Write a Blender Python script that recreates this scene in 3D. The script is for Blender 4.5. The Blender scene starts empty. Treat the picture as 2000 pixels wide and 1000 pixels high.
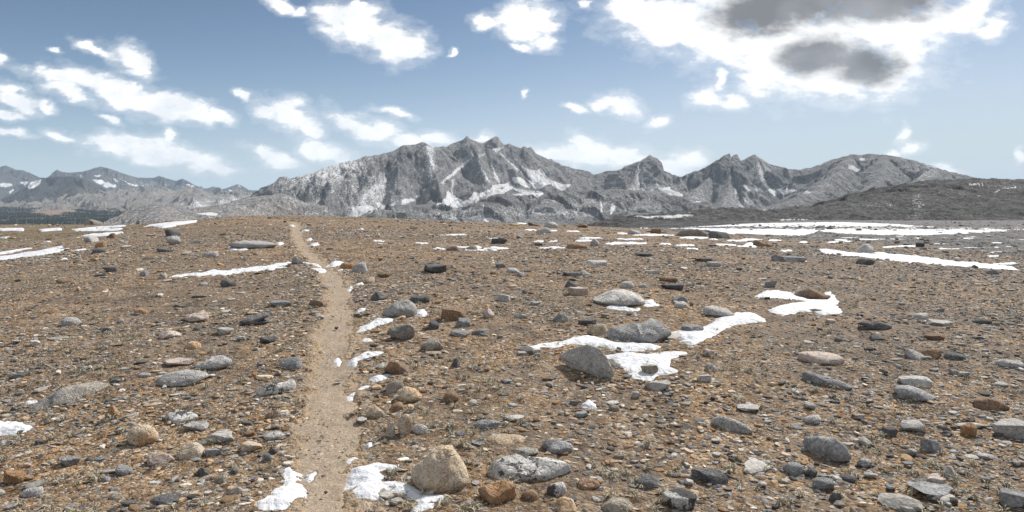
import bpy, math, random
import numpy as np
random.seed(7); RNG = np.random.default_rng(7)
EYE = 1.6; F = 1333.0; HOR = 400.0          # eye height, focal length in photo pixels, true horizon row
R = math.radians
scene = bpy.context.scene
col = scene.collection

# ------------------------------------------------------------------ helpers
def _h(ix, iy, s):
    n = (ix.astype(np.int64)*374761393 + iy.astype(np.int64)*668265263 + s*1442695041) & 0xffffffff
    n = ((n ^ (n >> 13))*1274126177) & 0xffffffff
    n = ((n ^ (n >> 16))*2246822519) & 0xffffffff
    return (n ^ (n >> 15)) & 0xffffffff
def noise2(x, y, seed=0):
    x = np.asarray(x, float); y = np.asarray(y, float)
    ix = np.floor(x); iy = np.floor(y); fx = x-ix; fy = y-iy
    sx = fx*fx*fx*(fx*(fx*6-15)+10); sy = fy*fy*fy*(fy*(fy*6-15)+10)
    def g(a, b):
        an = _h(ix+a, iy+b, seed)*(2*math.pi/4294967296.0)
        return np.cos(an)*(fx-a)+np.sin(an)*(fy-b)
    n0 = g(0, 0)*(1-sx)+g(1, 0)*sx; n1 = g(0, 1)*(1-sx)+g(1, 1)*sx
    return (n0*(1-sy)+n1*sy)*1.5
def fbm2(x, y, seed=0, oct=4, gain=0.5, lac=2.03):
    t = 0; a = 1.0; n = 0
    for o in range(oct):
        t = t + a*noise2(x, y, seed+o*17); n += a; a *= gain; x = x*lac+11.3; y = y*lac-7.7
    return t/n
def ridged2(x, y, seed=0, oct=4):
    t = 0; a = 1.0; n = 0
    for o in range(oct):
        t = t + a*(1-2*np.abs(noise2(x, y, seed+o*17))); n += a; a *= .5; x = x*2.03+11.3; y = y*2.03-7.7
    return t/n
def noise3(p, seed=0):
    return (noise2(p[:, 0]+p[:, 2]*.37, p[:, 1]-p[:, 2]*.61, seed)+noise2(p[:, 1]+p[:, 0]*.29+5, p[:, 2]+p[:, 0]*.43, seed+3)
            + noise2(p[:, 2]-p[:, 1]*.33, p[:, 0]+p[:, 1]*.51+9, seed+5))*.62
def sstep(a, b, x):
    t = np.clip((x-a)/(b-a), 0, 1); return t*t*(3-2*t)

def tag(o, label=None, cat=None, group=None, kind=None):
    if label: o['label'] = label
    if cat: o['category'] = cat
    if group: o['group'] = group
    if kind: o['kind'] = kind
    return o
def make_mesh(name, v, f, mat, smooth=True, attrs=None, loc=(0, 0, 0)):
    me = bpy.data.meshes.new(name)
    v = np.ascontiguousarray(v, dtype=np.float32); f = np.ascontiguousarray(f, dtype=np.int32)
    k = f.shape[1]
    me.vertices.add(len(v)); me.vertices.foreach_set('co', v.ravel())
    me.loops.add(f.size); me.loops.foreach_set('vertex_index', f.ravel())
    me.polygons.add(len(f))
    me.polygons.foreach_set('loop_start', np.arange(0, f.size, k, dtype=np.int32))
    me.polygons.foreach_set('loop_total', np.full(len(f), k, dtype=np.int32))
    me.polygons.foreach_set('use_smooth', np.full(len(f), smooth, dtype=bool))
    for an, av in (attrs or {}).items():
        av = np.asarray(av, dtype=np.float32)
        if av.ndim == 1:
            a = me.attributes.new(an, 'FLOAT', 'POINT'); a.data.foreach_set('value', av)
        else:
            a = me.attributes.new(an, 'FLOAT_COLOR', 'POINT')
            c = np.ones((len(av), 4), np.float32); c[:, :3] = av; a.data.foreach_set('color', c.ravel())
    me.update(calc_edges=True)
    me.materials.append(mat)
    o = bpy.data.objects.new(name, me); o.location = loc; col.objects.link(o)
    return o
def grid_faces(nr, nc, keep=None):
    i = np.arange(nr*nc).reshape(nr, nc)
    f = np.stack([i[:-1, :-1], i[:-1, 1:], i[1:, 1:], i[1:, :-1]], -1).reshape(-1, 4)
    if keep is not None: f = f[keep.reshape(-1)]
    return f
def compact(v, f, attrs=None):
    used = np.zeros(len(v), bool); used[f.ravel()] = True
    m = np.cumsum(used)-1
    return v[used], m[f], {k: a[used] for k, a in (attrs or {}).items()}
def inside(poly, px, py):
    c = np.zeros(px.shape, bool); n = len(poly); j = n-1
    for i in range(n):
        x1, y1 = poly[i]; x2, y2 = poly[j]
        if y1 != y2:
            c ^= ((y1 > py) != (y2 > py)) & (px < (x2-x1)*(py-y1)/(y2-y1)+x1)
        j = i
    return c
def seg_dist(poly, px, py, sx=1.0, sy=1.0):
    d = np.full(px.shape, 1e9); n = len(poly)
    for i in range(n):
        ax, ay = poly[i]; bx, by = poly[(i+1) % n]
        ax, bx = ax*sx, bx*sx; ay, by = ay*sy, by*sy
        dx, dy = bx-ax, by-ay; L = dx*dx+dy*dy+1e-12
        t = np.clip(((px*sx-ax)*dx+(py*sy-ay)*dy)/L, 0, 1)
        d = np.minimum(d, np.hypot(px*sx-ax-t*dx, py*sy-ay-t*dy))
    return d
def scl(pts, ox, oy, s): return [(ox+x/s, oy+y/s) for x, y in pts]

# ------------------------------------------------------------------ terrain height (metres; eye at the origin, 1.6 m up)
DK = [0.5, 2, 3.5, 4.6, 6, 8, 11, 15, 21, 30, 42, 65, 110, 170, 300, 420, 700, 1200]
TAB = {  # depth below the eye at those distances, by bearing column
 -900: [1.7, 1.7, 1.72, 1.7, 1.62, 1.55, 1.6, 1.8, 2.2, 2.9, 4.0, 5.5, 7.5, 10, 14, 22, 60, 120],
 -200: [1.7, 1.68, 1.66, 1.62, 1.46, 1.36, 1.28, 1.34, 1.62, 2.0, 2.6, 3.4, 4.6, 6.2, 9.5, 16, 50, 120],
 0:    [1.7, 1.68, 1.64, 1.58, 1.40, 1.28, 1.16, 1.20, 1.42, 1.75, 2.15, 2.85, 3.9, 5.3, 8.6, 14, 50, 120],
 200:  [1.7, 1.68, 1.63, 1.56, 1.37, 1.23, 1.06, 1.03, 1.14, 1.36, 1.65, 2.2, 3.4, 5.0, 8.6, 14, 50, 120],
 400:  [1.7, 1.68, 1.62, 1.55, 1.36, 1.20, 1.00, 0.90, 0.82, 0.80, 0.86, 1.30, 3.2, 7, 18, 30, 65, 120],
 540:  [1.7, 1.68, 1.62, 1.55, 1.36, 1.20, 0.99, 0.87, 0.72, 0.60, 0.60, 1.15, 4.0, 9, 22, 34, 65, 120],
 700:  [1.7, 1.68, 1.62, 1.55, 1.36, 1.20, 0.99, 0.87, 0.74, 0.66, 0.73, 1.30, 4.0, 9, 22, 34, 65, 120],
 900:  [1.7, 1.68, 1.62, 1.55, 1.36, 1.20, 1.00, 0.90, 0.84, 0.86, 1.02, 1.70, 4.2, 9, 22, 34, 65, 120],
 1150: [1.7, 1.68, 1.62, 1.55, 1.37, 1.22, 1.03, 0.96, 0.98, 1.11, 1.35, 1.99, 4.2, 8, 19, 30, 65, 120],
 1300: [1.7, 1.68, 1.62, 1.55, 1.38, 1.24, 1.07, 1.02, 1.10, 1.32, 1.67, 2.4, 3.9, 6.0, 11, 17, 50, 120],
 1500: [1.7, 1.68, 1.63, 1.56, 1.40, 1.27, 1.12, 1.12, 1.26, 1.53, 1.95, 2.65, 3.9, 5.3, 8.2, 10.5, 16, 60],
 2000: [1.7, 1.68, 1.64, 1.58, 1.43, 1.33, 1.28, 1.36, 1.55, 1.85, 2.25, 2.9, 4.0, 5.4, 8.0, 10.0, 14, 40],
 2300: [1.7, 1.68, 1.66, 1.60, 1.46, 1.38, 1.38, 1.5, 1.75, 2.1, 2.5, 3.2, 4.3, 5.6, 8.0, 10.0, 14, 40],
 2900: [1.7, 1.7, 1.72, 1.7, 1.62, 1.60, 1.7, 1.9, 2.3, 2.8, 3.4, 4.4, 5.8, 7.5, 11, 14, 20, 50]}
_uk = np.array(sorted(TAB)); _tab = np.array([TAB[k] for k in _uk])
NU, ND = 381, 361
_ug = np.linspace(-900, 2900, NU); _lg = np.linspace(math.log(.5), math.log(1200), ND)
_t1 = np.array([np.interp(_lg, np.log(DK), r) for r in np.log(_tab)])
_G = np.array([np.interp(_ug, _uk, _t1[:, j]) for j in range(ND)]).T
def _blur(a, ax, n):
    k = np.hanning(2*n+1); k /= k.sum()
    pad = [(n, n) if i == ax else (0, 0) for i in range(2)]
    return np.apply_along_axis(lambda r: np.convolve(r, k, 'valid'), ax, np.pad(a, pad, 'edge'))
_G = np.exp(_blur(_blur(_G, 0, 12), 1, 9))
def Hbase(x, y):
    ye = np.maximum(y, 0.5)
    u = np.clip(1000+F*x/np.maximum(ye, 2.0), -900, 2899.9)
    l = np.clip(np.log(ye), _lg[0], _lg[-1]-1e-6)
    a = (u-_ug[0])/(_ug[1]-_ug[0]); b = (l-_lg[0])/(_lg[1]-_lg[0])
    i = np.minimum(a.astype(int), NU-2); j = np.minimum(b.astype(int), ND-2); fa = a-i; fb = b-j
    g = _G[i, j]*(1-fa)*(1-fb)+_G[i+1, j]*fa*(1-fb)+_G[i, j+1]*(1-fa)*fb+_G[i+1, j+1]*fa*fb
    return EYE-g
def rubble(x, y):       # dark boulder field on the far right
    u = 1000+F*x/np.maximum(y, 1)
    lim = np.interp(u, [1150, 1300, 1500, 1700, 2000, 2400], [75, 44, 32, 27, 20, 17])
    return sstep(.85, 1.25, y/lim*(1+.25*noise2(x*.15, y*.15, 91)))*sstep(1170, 1330, u)
def micro(x, y):
    d = np.maximum(y, 2)
    m = .035*fbm2(x/2.6, y/2.6, 3, 3)+.016*fbm2(x/.55, y/.55, 5, 3)*np.exp(-d/120)
    m = m+.007*fbm2(x/.09, y/.09, 8, 2)*np.exp(-(d/14)**2)
    far = sstep(30, 120, d)
    m = m+far*.16*fbm2(x/6, y/9, 12, 4)
    rb = rubble(x, y)
    m = m+rb*(.08+.30*far)*ridged2(x/2.6+y/9, y/4.2, 14, 5)
    return m
def H(x, y): return Hbase(x, y)+micro(x, y)
_ld = np.linspace(math.log(1.2), math.log(600), 1500); _dd = np.exp(_ld)
_cache = {}
def ground_at(u, v):
    """first point of the smooth ground seen in the direction of a photo pixel -> x, y"""
    k = round(float(u), 1)
    if k not in _cache:
        vv = HOR+F*(EYE-Hbase(_dd*(k-1000)/F, _dd))/_dd
        _cache[k] = np.minimum.accumulate(vv)
    vv = _cache[k]
    i = int(np.searchsorted(-vv, -v)); i = min(max(i, 1), len(vv)-1)
    t = (vv[i-1]-v)/max(vv[i-1]-vv[i], 1e-9); t = min(max(t, 0), 1)
    d = math.exp(_ld[i-1]+t*(_ld[i]-_ld[i-1]))
    return d*(u-1000)/F, d
def ground_rows(u, vs):
    vv = HOR+F*(EYE-Hbase(_dd*(u-1000)/F, _dd))/_dd
    vv = np.minimum.accumulate(vv)-np.arange(len(vv))*1e-7
    return np.exp(np.interp(-vs, -vv, _ld))

# ------------------------------------------------------------------ node helper
class NT:
    def __init__(self, tree): self.t = tree; self.l = tree.links.new
    def n(self, typ, **kw):
        nd = self.t.nodes.new(typ)
        for k, v in kw.items(): setattr(nd, k, v)
        return nd
    def sin(self, sock, val):
        if isinstance(val, bpy.types.NodeSocket): self.l(val, sock)
        elif val is not None: sock.default_value = val
    def m(self, op, a, b=None, c=None, clamp=False):
        nd = self.n('ShaderNodeMath', operation=op, use_clamp=clamp)
        for s, v in zip(nd.inputs, (a, b, c)): self.sin(s, v)
        return nd.outputs[0]
    def vm(self, op, a, b=None, c=None):
        nd = self.n('ShaderNodeVectorMath', operation=op)
        for s, v in zip(nd.inputs, (a, b, c)): self.sin(s, v)
        return nd.outputs['Value'] if op in ('LENGTH', 'DOT_PRODUCT') else nd.outputs[0]
    def noise(self, vec, scale, detail=3, rough=.5, dist=0.0, color=False):
        nd = self.n('ShaderNodeTexNoise'); self.sin(nd.inputs['Vector'], vec)
        nd.inputs['Scale'].default_value = scale; nd.inputs['Detail'].default_value = detail
        nd.inputs['Roughness'].default_value = rough; nd.inputs['Distortion'].default_value = dist
        return nd.outputs['Color'] if color else nd.outputs[0]
    def voro(self, vec, scale, out='Distance', feature='F1', rnd=1.0):
        nd = self.n('ShaderNodeTexVoronoi', feature=feature); self.sin(nd.inputs['Vector'], vec)
        nd.inputs['Scale'].default_value = scale; nd.inputs['Randomness'].default_value = rnd
        return nd.outputs[out]
    def ramp(self, f, stops, interp='LINEAR'):
        nd = self.n('ShaderNodeValToRGB'); e = nd.color_ramp.elements; nd.color_ramp.interpolation = interp
        while len(e) < len(stops): e.new(.5)
        for el, (p, c) in zip(e, stops):
            el.position = p; el.color = (c, c, c, 1) if isinstance(c, (int, float)) else (*c, 1)
        self.sin(nd.inputs[0], f); return nd.outputs[0]
    def mr(self, v, a, b, c=0.0, d=1.0, smooth=False):
        nd = self.n('ShaderNodeMapRange', interpolation_type='SMOOTHSTEP' if smooth else 'LINEAR')
        self.sin(nd.inputs[0], v)
        for i, x in zip((1, 2, 3, 4), (a, b, c, d)): self.sin(nd.inputs[i], x)
        return nd.outputs[0]
    def mix(self, f, a, b, mode='MIX'):
        nd = self.n('ShaderNodeMix', data_type='RGBA', blend_type=mode)
        self.sin(nd.inputs[0], f)
        for s, v in ((nd.inputs[6], a), (nd.inputs[7], b)):
            self.sin(s, (*v, 1) if isinstance(v, tuple) and len(v) == 3 else v)
        return nd.outputs[2]
    def attr(self, name, out='Fac'):
        nd = self.n('ShaderNodeAttribute'); nd.attribute_name = name; return nd.outputs[out]
def mat(name):
    m = bpy.data.materials.new(name); m.use_nodes = True
    t = NT(m.node_tree); b = m.node_tree.nodes['Principled BSDF']
    b.inputs['Roughness'].default_value = .9; b.inputs['Specular IOR Level'].default_value = .25
    return m, t, b
def bump(t, b, h, dist, strength=1.0):
    nd = t.n('ShaderNodeBump'); nd.inputs['Strength'].default_value = strength; nd.inputs['Distance'].default_value = dist
    t.sin(nd.inputs['Height'], h); t.l(nd.outputs[0], b.inputs['Normal'])
def pos(t): return t.n('ShaderNodeNewGeometry').outputs['Position']
def obj_co(t): return t.n('ShaderNodeTexCoord').outputs['Object']

# ------------------------------------------------------------------ materials
def mat_ground():
    m, t, b = mat('gravelly_soil')
    P = pos(t)
    c1 = t.voro(P, 70, 'Color'); d1 = t.voro(P, 70)
    c2 = t.voro(P, 26, 'Color'); d2 = t.voro(P, 26)
    s1 = t.n('ShaderNodeSeparateColor'); t.l(c1, s1.inputs[0])
    s2 = t.n('ShaderNodeSeparateColor'); t.l(c2, s2.inputs[0])
    pal = [(0, (.075, .045, .026)), (.22, (.20, .118, .055)), (.46, (.315, .195, .092)), (.68, (.28, .208, .135)), (.80, (.19, .178, .16)), (.91, (.46, .41, .345))]
    a = t.ramp(s1.outputs[0], pal, 'CONSTANT'); a2 = t.ramp(s2.outputs[1], pal, 'CONSTANT')
    base = t.mix(t.m('GREATER_THAN', s2.outputs[0], .62), a, a2)
    lo = t.noise(P, .35, 4, .6)
    base = t.mix(t.mr(lo, .42, .60, 0, .75), base, (.165, .127, .094))
    mid = t.noise(P, 3.2, 5, .65)
    base = t.mix(1.0, base, t.ramp(mid, [(.30, .45), (.5, 1.0), (.70, 1.45)]), 'MULTIPLY')
    far = t.noise(P, 1.1, 6, .75)
    base = t.mix(t.mr(far, .52, .70, 0, .7), base, (.16, .132, .108))
    # dark rubble on the right, turf to the left
    rb = t.attr('rubble')
    rcol = t.ramp(t.noise(P, .9, 6, .8), [(.3, (.045, .044, .046)), (.5, (.11, .105, .102)), (.7, (.24, .235, .23))])
    base = t.mix(rb, base, rcol)
    tf = t.attr('turf')
    tcol = t.ramp(t.noise(P, .5, 5, .75), [(.35, (.07, .055, .03)), (.5, (.15, .115, .06)), (.65, (.2, .17, .14))])
    base = t.mix(tf, base, tcol)
    pt = t.attr('trail')
    base = t.mix(t.m('MULTIPLY', pt, .75), base, (.42, .325, .225))
    t.l(base, b.inputs['Base Color'])
    h = t.m('ADD', t.m('MULTIPLY', t.m('SUBTRACT', 1, d1), .012), t.m('MULTIPLY', t.m('SUBTRACT', 1, d2), .025))
    h = t.m('ADD', h, t.m('MULTIPLY', t.noise(P, 9, 6, .7), .05))
    bump(t, b, h, 1.0, .75)
    return m
def mat_path():
    m, t, b = mat('trail_sand')
    P = pos(t)
    c1 = t.voro(P, 150, 'Color'); s1 = t.n('ShaderNodeSeparateColor'); t.l(c1, s1.inputs[0])
    a = t.ramp(s1.outputs[0], [(0, (.20, .155, .11)), (.16, (.29, .228, .165)), (.55, (.33, .262, .192)), (.86, (.41, .35, .285))], 'CONSTANT')
    a = t.mix(1.0, a, t.ramp(t.noise(P, 2.6, 6, .8), [(.28, .66), (.5, 1.0), (.72, 1.2)]), 'MULTIPLY')
    a = t.mix(1.0, a, t.ramp(t.noise(P, 40, 4, .7), [(.3, .80), (.5, 1.0), (.7, 1.14)]), 'MULTIPLY')
    t.l(a, b.inputs['Base Color'])
    h = t.m('ADD', t.m('MULTIPLY', t.noise(P, 90, 4, .7), .007), t.m('MULTIPLY', t.noise(P, 5, 4, .55), .04))
    bump(t, b, h, 1.0, .6)
    return m
def mat_snow(name='snow', grit=.0):
    m, t, b = mat(name)
    P = pos(t)
    n = t.noise(P, 14, 5, .6)
    c = t.ramp(t.noise(P, 1.6, 5, .6), [(.3, (.53, .55, .595)), (.6, (.70, .71, .73))])
    g = t.noise(P, 38, 3, .6)
    c = t.mix(t.mr(g, .66, .74, 0, .7), c, (.30, .25, .19))
    c = t.mix(t.mr(t.noise(P, 5, 6, .75), .54, .72, 0, .45), c, (.52, .50, .48))
    t.l(c, b.inputs['Base Color']); b.inputs['Roughness'].default_value = .6
    b.inputs['Subsurface Weight'].default_value = 0
    bump(t, b, t.m('ADD', t.m('MULTIPLY', n, .05), t.m('MULTIPLY', t.noise(P, 3.5, 3, .5), .08)), 1.0, .7)
    return m
def mat_rock(name, ca, cb, speck=.35, blot=None, blot_amt=.0, sc=1.0, stain=None, bumpd=.03, patch=None):
    m, t, b = mat(name)
    tc = t.n('ShaderNodeTexCoord').outputs['Object']
    oi = t.n('ShaderNodeObjectInfo').outputs['Random']
    P = t.vm('ADD', pos(t), t.n('ShaderNodeCombineXYZ').outputs[0])
    big = t.noise(P, 4.5*sc, 6, .65)
    c = t.mix(t.mr(big, .36, .64), ca, cb)
    if stain: c = t.mix(t.mr(t.noise(P, 2.3*sc, 4, .6), .50, .62), c, stain)
    k = t.noise(P, 95*sc, 3, .6)
    dark = t.mix(speck, c, (.06, .06, .065)); lite = t.mix(speck, c, (.72, .70, .66))
    c = t.mix(t.mr(k, .60, .55), dark, c); c = t.mix(t.mr(k, .38, .44), lite, c)
    k2 = t.noise(P, 26*sc, 5, .7)
    c = t.mix(1.0, c, t.ramp(k2, [(.3, .68), (.5, 1.0), (.7, 1.28)]), 'MULTIPLY')
    if blot: c = t.mix(t.mr(t.noise(P, 9*sc, 5, .75, .3), 1-blot_amt, 1.03-blot_amt), c, blot)
    if patch: c = t.mix(t.mr(t.noise(P, 6*sc, 5, .7), .54, .60), c, patch)
    c = t.mix(1.0, c, t.ramp(oi, [(0, .84), (1, 1.16)]), 'MULTIPLY')
    t.l(c, b.inputs['Base Color'])
    h = t.m('ADD', t.m('MULTIPLY', t.noise(P, 13*sc, 7, .72), bumpd), t.m('MULTIPLY', k, bumpd*.12))
    cr = t.m('ABSOLUTE', t.m('SUBTRACT', t.noise(P, 5*sc, 4, .6, .6), .5))
    h = t.m('ADD', h, t.m('MULTIPLY', t.mr(cr, 0, .03), bumpd*.25))
    bump(t, b, h, 1.0, .9)
    return m
MR = dict(
 grey=mat_rock('grey_granite', (.33, .325, .315), (.50, .485, .465), .5),
 light=mat_rock('pale_granite', (.38, .37, .35), (.54, .52, .49), .4),
 tan=mat_rock('tan_granite', (.50, .38, .25), (.58, .50, .40), .45, stain=(.44, .27, .13)),
 brown=mat_rock('brown_rock', (.20, .12, .07), (.32, .21, .13), .25, stain=(.16, .13, .11)),
 rust=mat_rock('rusty_rock', (.34, .17, .07), (.36, .25, .15), .25),
 dark=mat_rock('dark_rock', (.07, .07, .073), (.15, .148, .15), .22),
 slate=mat_rock('blue_grey_slate', (.18, .187, .195), (.32, .32, .32), .3),
 pink=mat_rock('pink_granite', (.42, .33, .28), (.54, .46, .40), .4),
 mott=mat_rock('lichen_mottled_rock', (.42, .41, .39), (.55, .54, .52), .4, blot=(.075, .073, .07), blot_amt=.50),
 spot=mat_rock('grey_rock_with_black_lichen', (.20, .20, .205), (.36, .355, .35), .35, blot=(.02, .02, .02), blot_amt=.36, sc=.7),
 olive=mat_rock('tan_grey_rock', (.27, .24, .19), (.42, .37, .30), .35, stain=(.22, .21, .20)),
)
def mat_stone():
    m, t, b = mat('loose_stones')
    P = pos(t); c = t.attr('Col', 'Color')
    c = t.mix(1.0, c, t.ramp(t.noise(P, 60, 4, .7), [(.3, .62), (.5, 1.0), (.7, 1.4)]), 'MULTIPLY')
    t.l(c, b.inputs['Base Color'])
    bump(t, b, t.noise(P, 45, 4, .7), .012, .8)
    return m
def mat_mountain(name, c0, c1, c2, s1=.02, scale=1.0, snowc=(.94, .945, .96), warm=None):
    m, t, b = mat(name)
    P = pos(t)
    big = t.noise(P, .004*scale, 6, .6)
    c = t.mix(t.mr(big, .35, .65), c0, c1)
    st = t.noise(t.vm('MULTIPLY', P, (1, .45, .45)), .04*scale, 9, .8)
    c = t.mix(t.mr(st, .44, .62), c, c2)
    c = t.mix(1.0, c, t.ramp(t.noise(P, .12*scale, 5, .75), [(.28, .5), (.5, 1.0), (.72, 1.5)]), 'MULTIPLY')
    if warm: c = t.mix(t.mr(t.attr('warm'), 0, 1), c, warm)
    sn = t.attr('snow')
    k = t.noise(P, .17*scale, 6, .8)
    k2 = t.m('ADD', sn, t.m('MULTIPLY', t.m('SUBTRACT', k, .5), 2.2))
    f = t.mr(k2, .42, .62)
    c = t.mix(f, c, snowc)
    t.l(c, b.inputs['Base Color'])
    h = t.m('ADD', t.m('MULTIPLY', st, 34/scale), t.m('MULTIPLY', k, 9/scale))
    bump(t, b, h, 1.0, t_strength)
    return m
t_strength = .9
# ------------------------------------------------------------------ trail edges (photo rows -> world)
PV = [434, 445, 460, 475, 490, 505, 515, 530, 550, 570, 600, 650, 700, 750, 800, 850, 900, 950, 1000, 1100]
PL = [568, 566, 568, 575, 584, 600, 610, 618, 626, 634, 626, 613, 605, 598, 584, 568, 568, 574, 572, 566]
PR = [587, 592, 596, 604, 616, 634, 646, 666, 680, 690, 695, 697, 698, 702, 710, 712, 706, 704, 708, 714]
_py, _pl, _pr = [], [], []
for v, a, b in zip(PV, PL, PR):
    x0, y0 = ground_at((a+b)/2, v); _py.append(y0); _pl.append(y0*(a-1000)/F); _pr.append(y0*(b-1000)/F)
_py, _pl, _pr = [np.array(q[::-1]) for q in (_py, _pl, _pr)]
# go on toward and past the camera, and over the crest
_py = np.concatenate([[-6, 0], _py, [_py[-1]+25]]); _pl = np.concatenate([[-2.2, -1.35], _pl, [_pl[-1]-16]]); _pr = np.concatenate([[-1.75, -.95], _pr, [_pr[-1]-16]])
def trail_lr(y): return np.interp(y, _py, _pl), np.interp(y, _py, _pr)
def trail_mask(x, y, w=.08):
    l, r = trail_lr(y); j = .07*noise2(x*6, y*6, 41)+.09*noise2(x*1.7, y*1.7, 43)
    e = np.minimum(x-l, r-x)+j*np.clip((r-l)/.4, .3, 2)
    return sstep(-w, w, e)*(y < _py[-1])

# ------------------------------------------------------------------ ground sheet
def build_ground():
    us = np.concatenate([np.linspace(-2600, -140, 60)[:-1], np.linspace(-140, 2140, 1150), np.linspace(2140, 4600, 60)[1:]])
    ds = np.exp(np.concatenate([np.linspace(math.log(.6), math.log(3.2), 50)[:-1], np.linspace(math.log(3.2), math.log(450), 900), np.linspace(math.log(450), math.log(900), 30)[1:]]))
    back = -np.exp(np.linspace(math.log(60), math.log(.6), 40))
    # behind the camera the sheet continues as a plain grid with the width of the first row
    U, D = np.meshgrid(us, ds); X = D*(U-1000)/F; Y = D.copy()
    X = X*np.clip(2.5/np.maximum(D, .6), 1, 4)
    Ub, Db = np.meshgrid(us, back); Xb = (Ub-1000)/F*np.maximum(2.5, -Db*2); Yb = Db
    X = np.vstack([Xb, X]); Y = np.vstack([Yb, Y])
    x, y = X.ravel(), Y.ravel()
    z = H(x, y)
    tm = trail_mask(x, y, .10)
    tl, tr_ = trail_lr(y); ej = .10*noise2(x*5, y*5, 141)+.07*noise2(x*15, y*15, 142)+.08*noise2(x*1.6, y*1.6, 143)
    z = z-.042*sstep(-.02, .14, np.minimum(x-tl, tr_-x)+ej)*(y < _py[-1]-.5)
    # lip along the trail
    rb = rubble(x, y)*(y > 0)
    u = 1000+F*x/np.maximum(y, 1)
    turf = sstep(380, 120, u)*sstep(26, 40, y)*(.5+.9*sstep(-.1, .2, fbm2(x/9, y/16, 77, 3)))
    turf = np.clip(turf, 0, 1)
    f = grid_faces(*X.shape)
    o = make_mesh('ground', np.stack([x, y, z], 1), f, mat_ground(), True, dict(rubble=rb, turf=turf, trail=trail_mask(x, y, .22)))
    tag(o, 'brown stony tundra hilltop strewn with gravel', kind='structure')

# ------------------------------------------------------------------ snow patches (outlines in photo pixels)
r4 = lambda p: scl(p, 500, 500, 2); r5 = lambda p: scl(p, 1000, 500, 2); r3 = lambda p: scl(p, 0, 500, 2)
zA = lambda p: scl(p, 400, 400, 4); zB = lambda p: scl(p, 1400, 500, 3.3333); zC = lambda p: scl(p, 1500, 280, 4)
zD = lambda p: scl(p, 0, 300, 4); zE = lambda p: scl(p, 850, 250, 4); zF = lambda p: scl(p, 1200, 250, 4)
def strip(u0, u1, v, t=1.6):
    t *= .62
    n = max(4, int((u1-u0)/14)); rs = random.Random(int(u0*7+v))
    up = [(u0+(u1-u0)*i/n, v-t*(.55+.6*rs.random())*(.4+1.2*math.sin(math.pi*i/n))) for i in range(n+1)]
    dn = [(u0+(u1-u0)*i/n, v+t*(.45+.6*rs.random())*(.4+1.0*math.sin(math.pi*i/n))) for i in range(n+1)]
    return up+dn[::-1]
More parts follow.
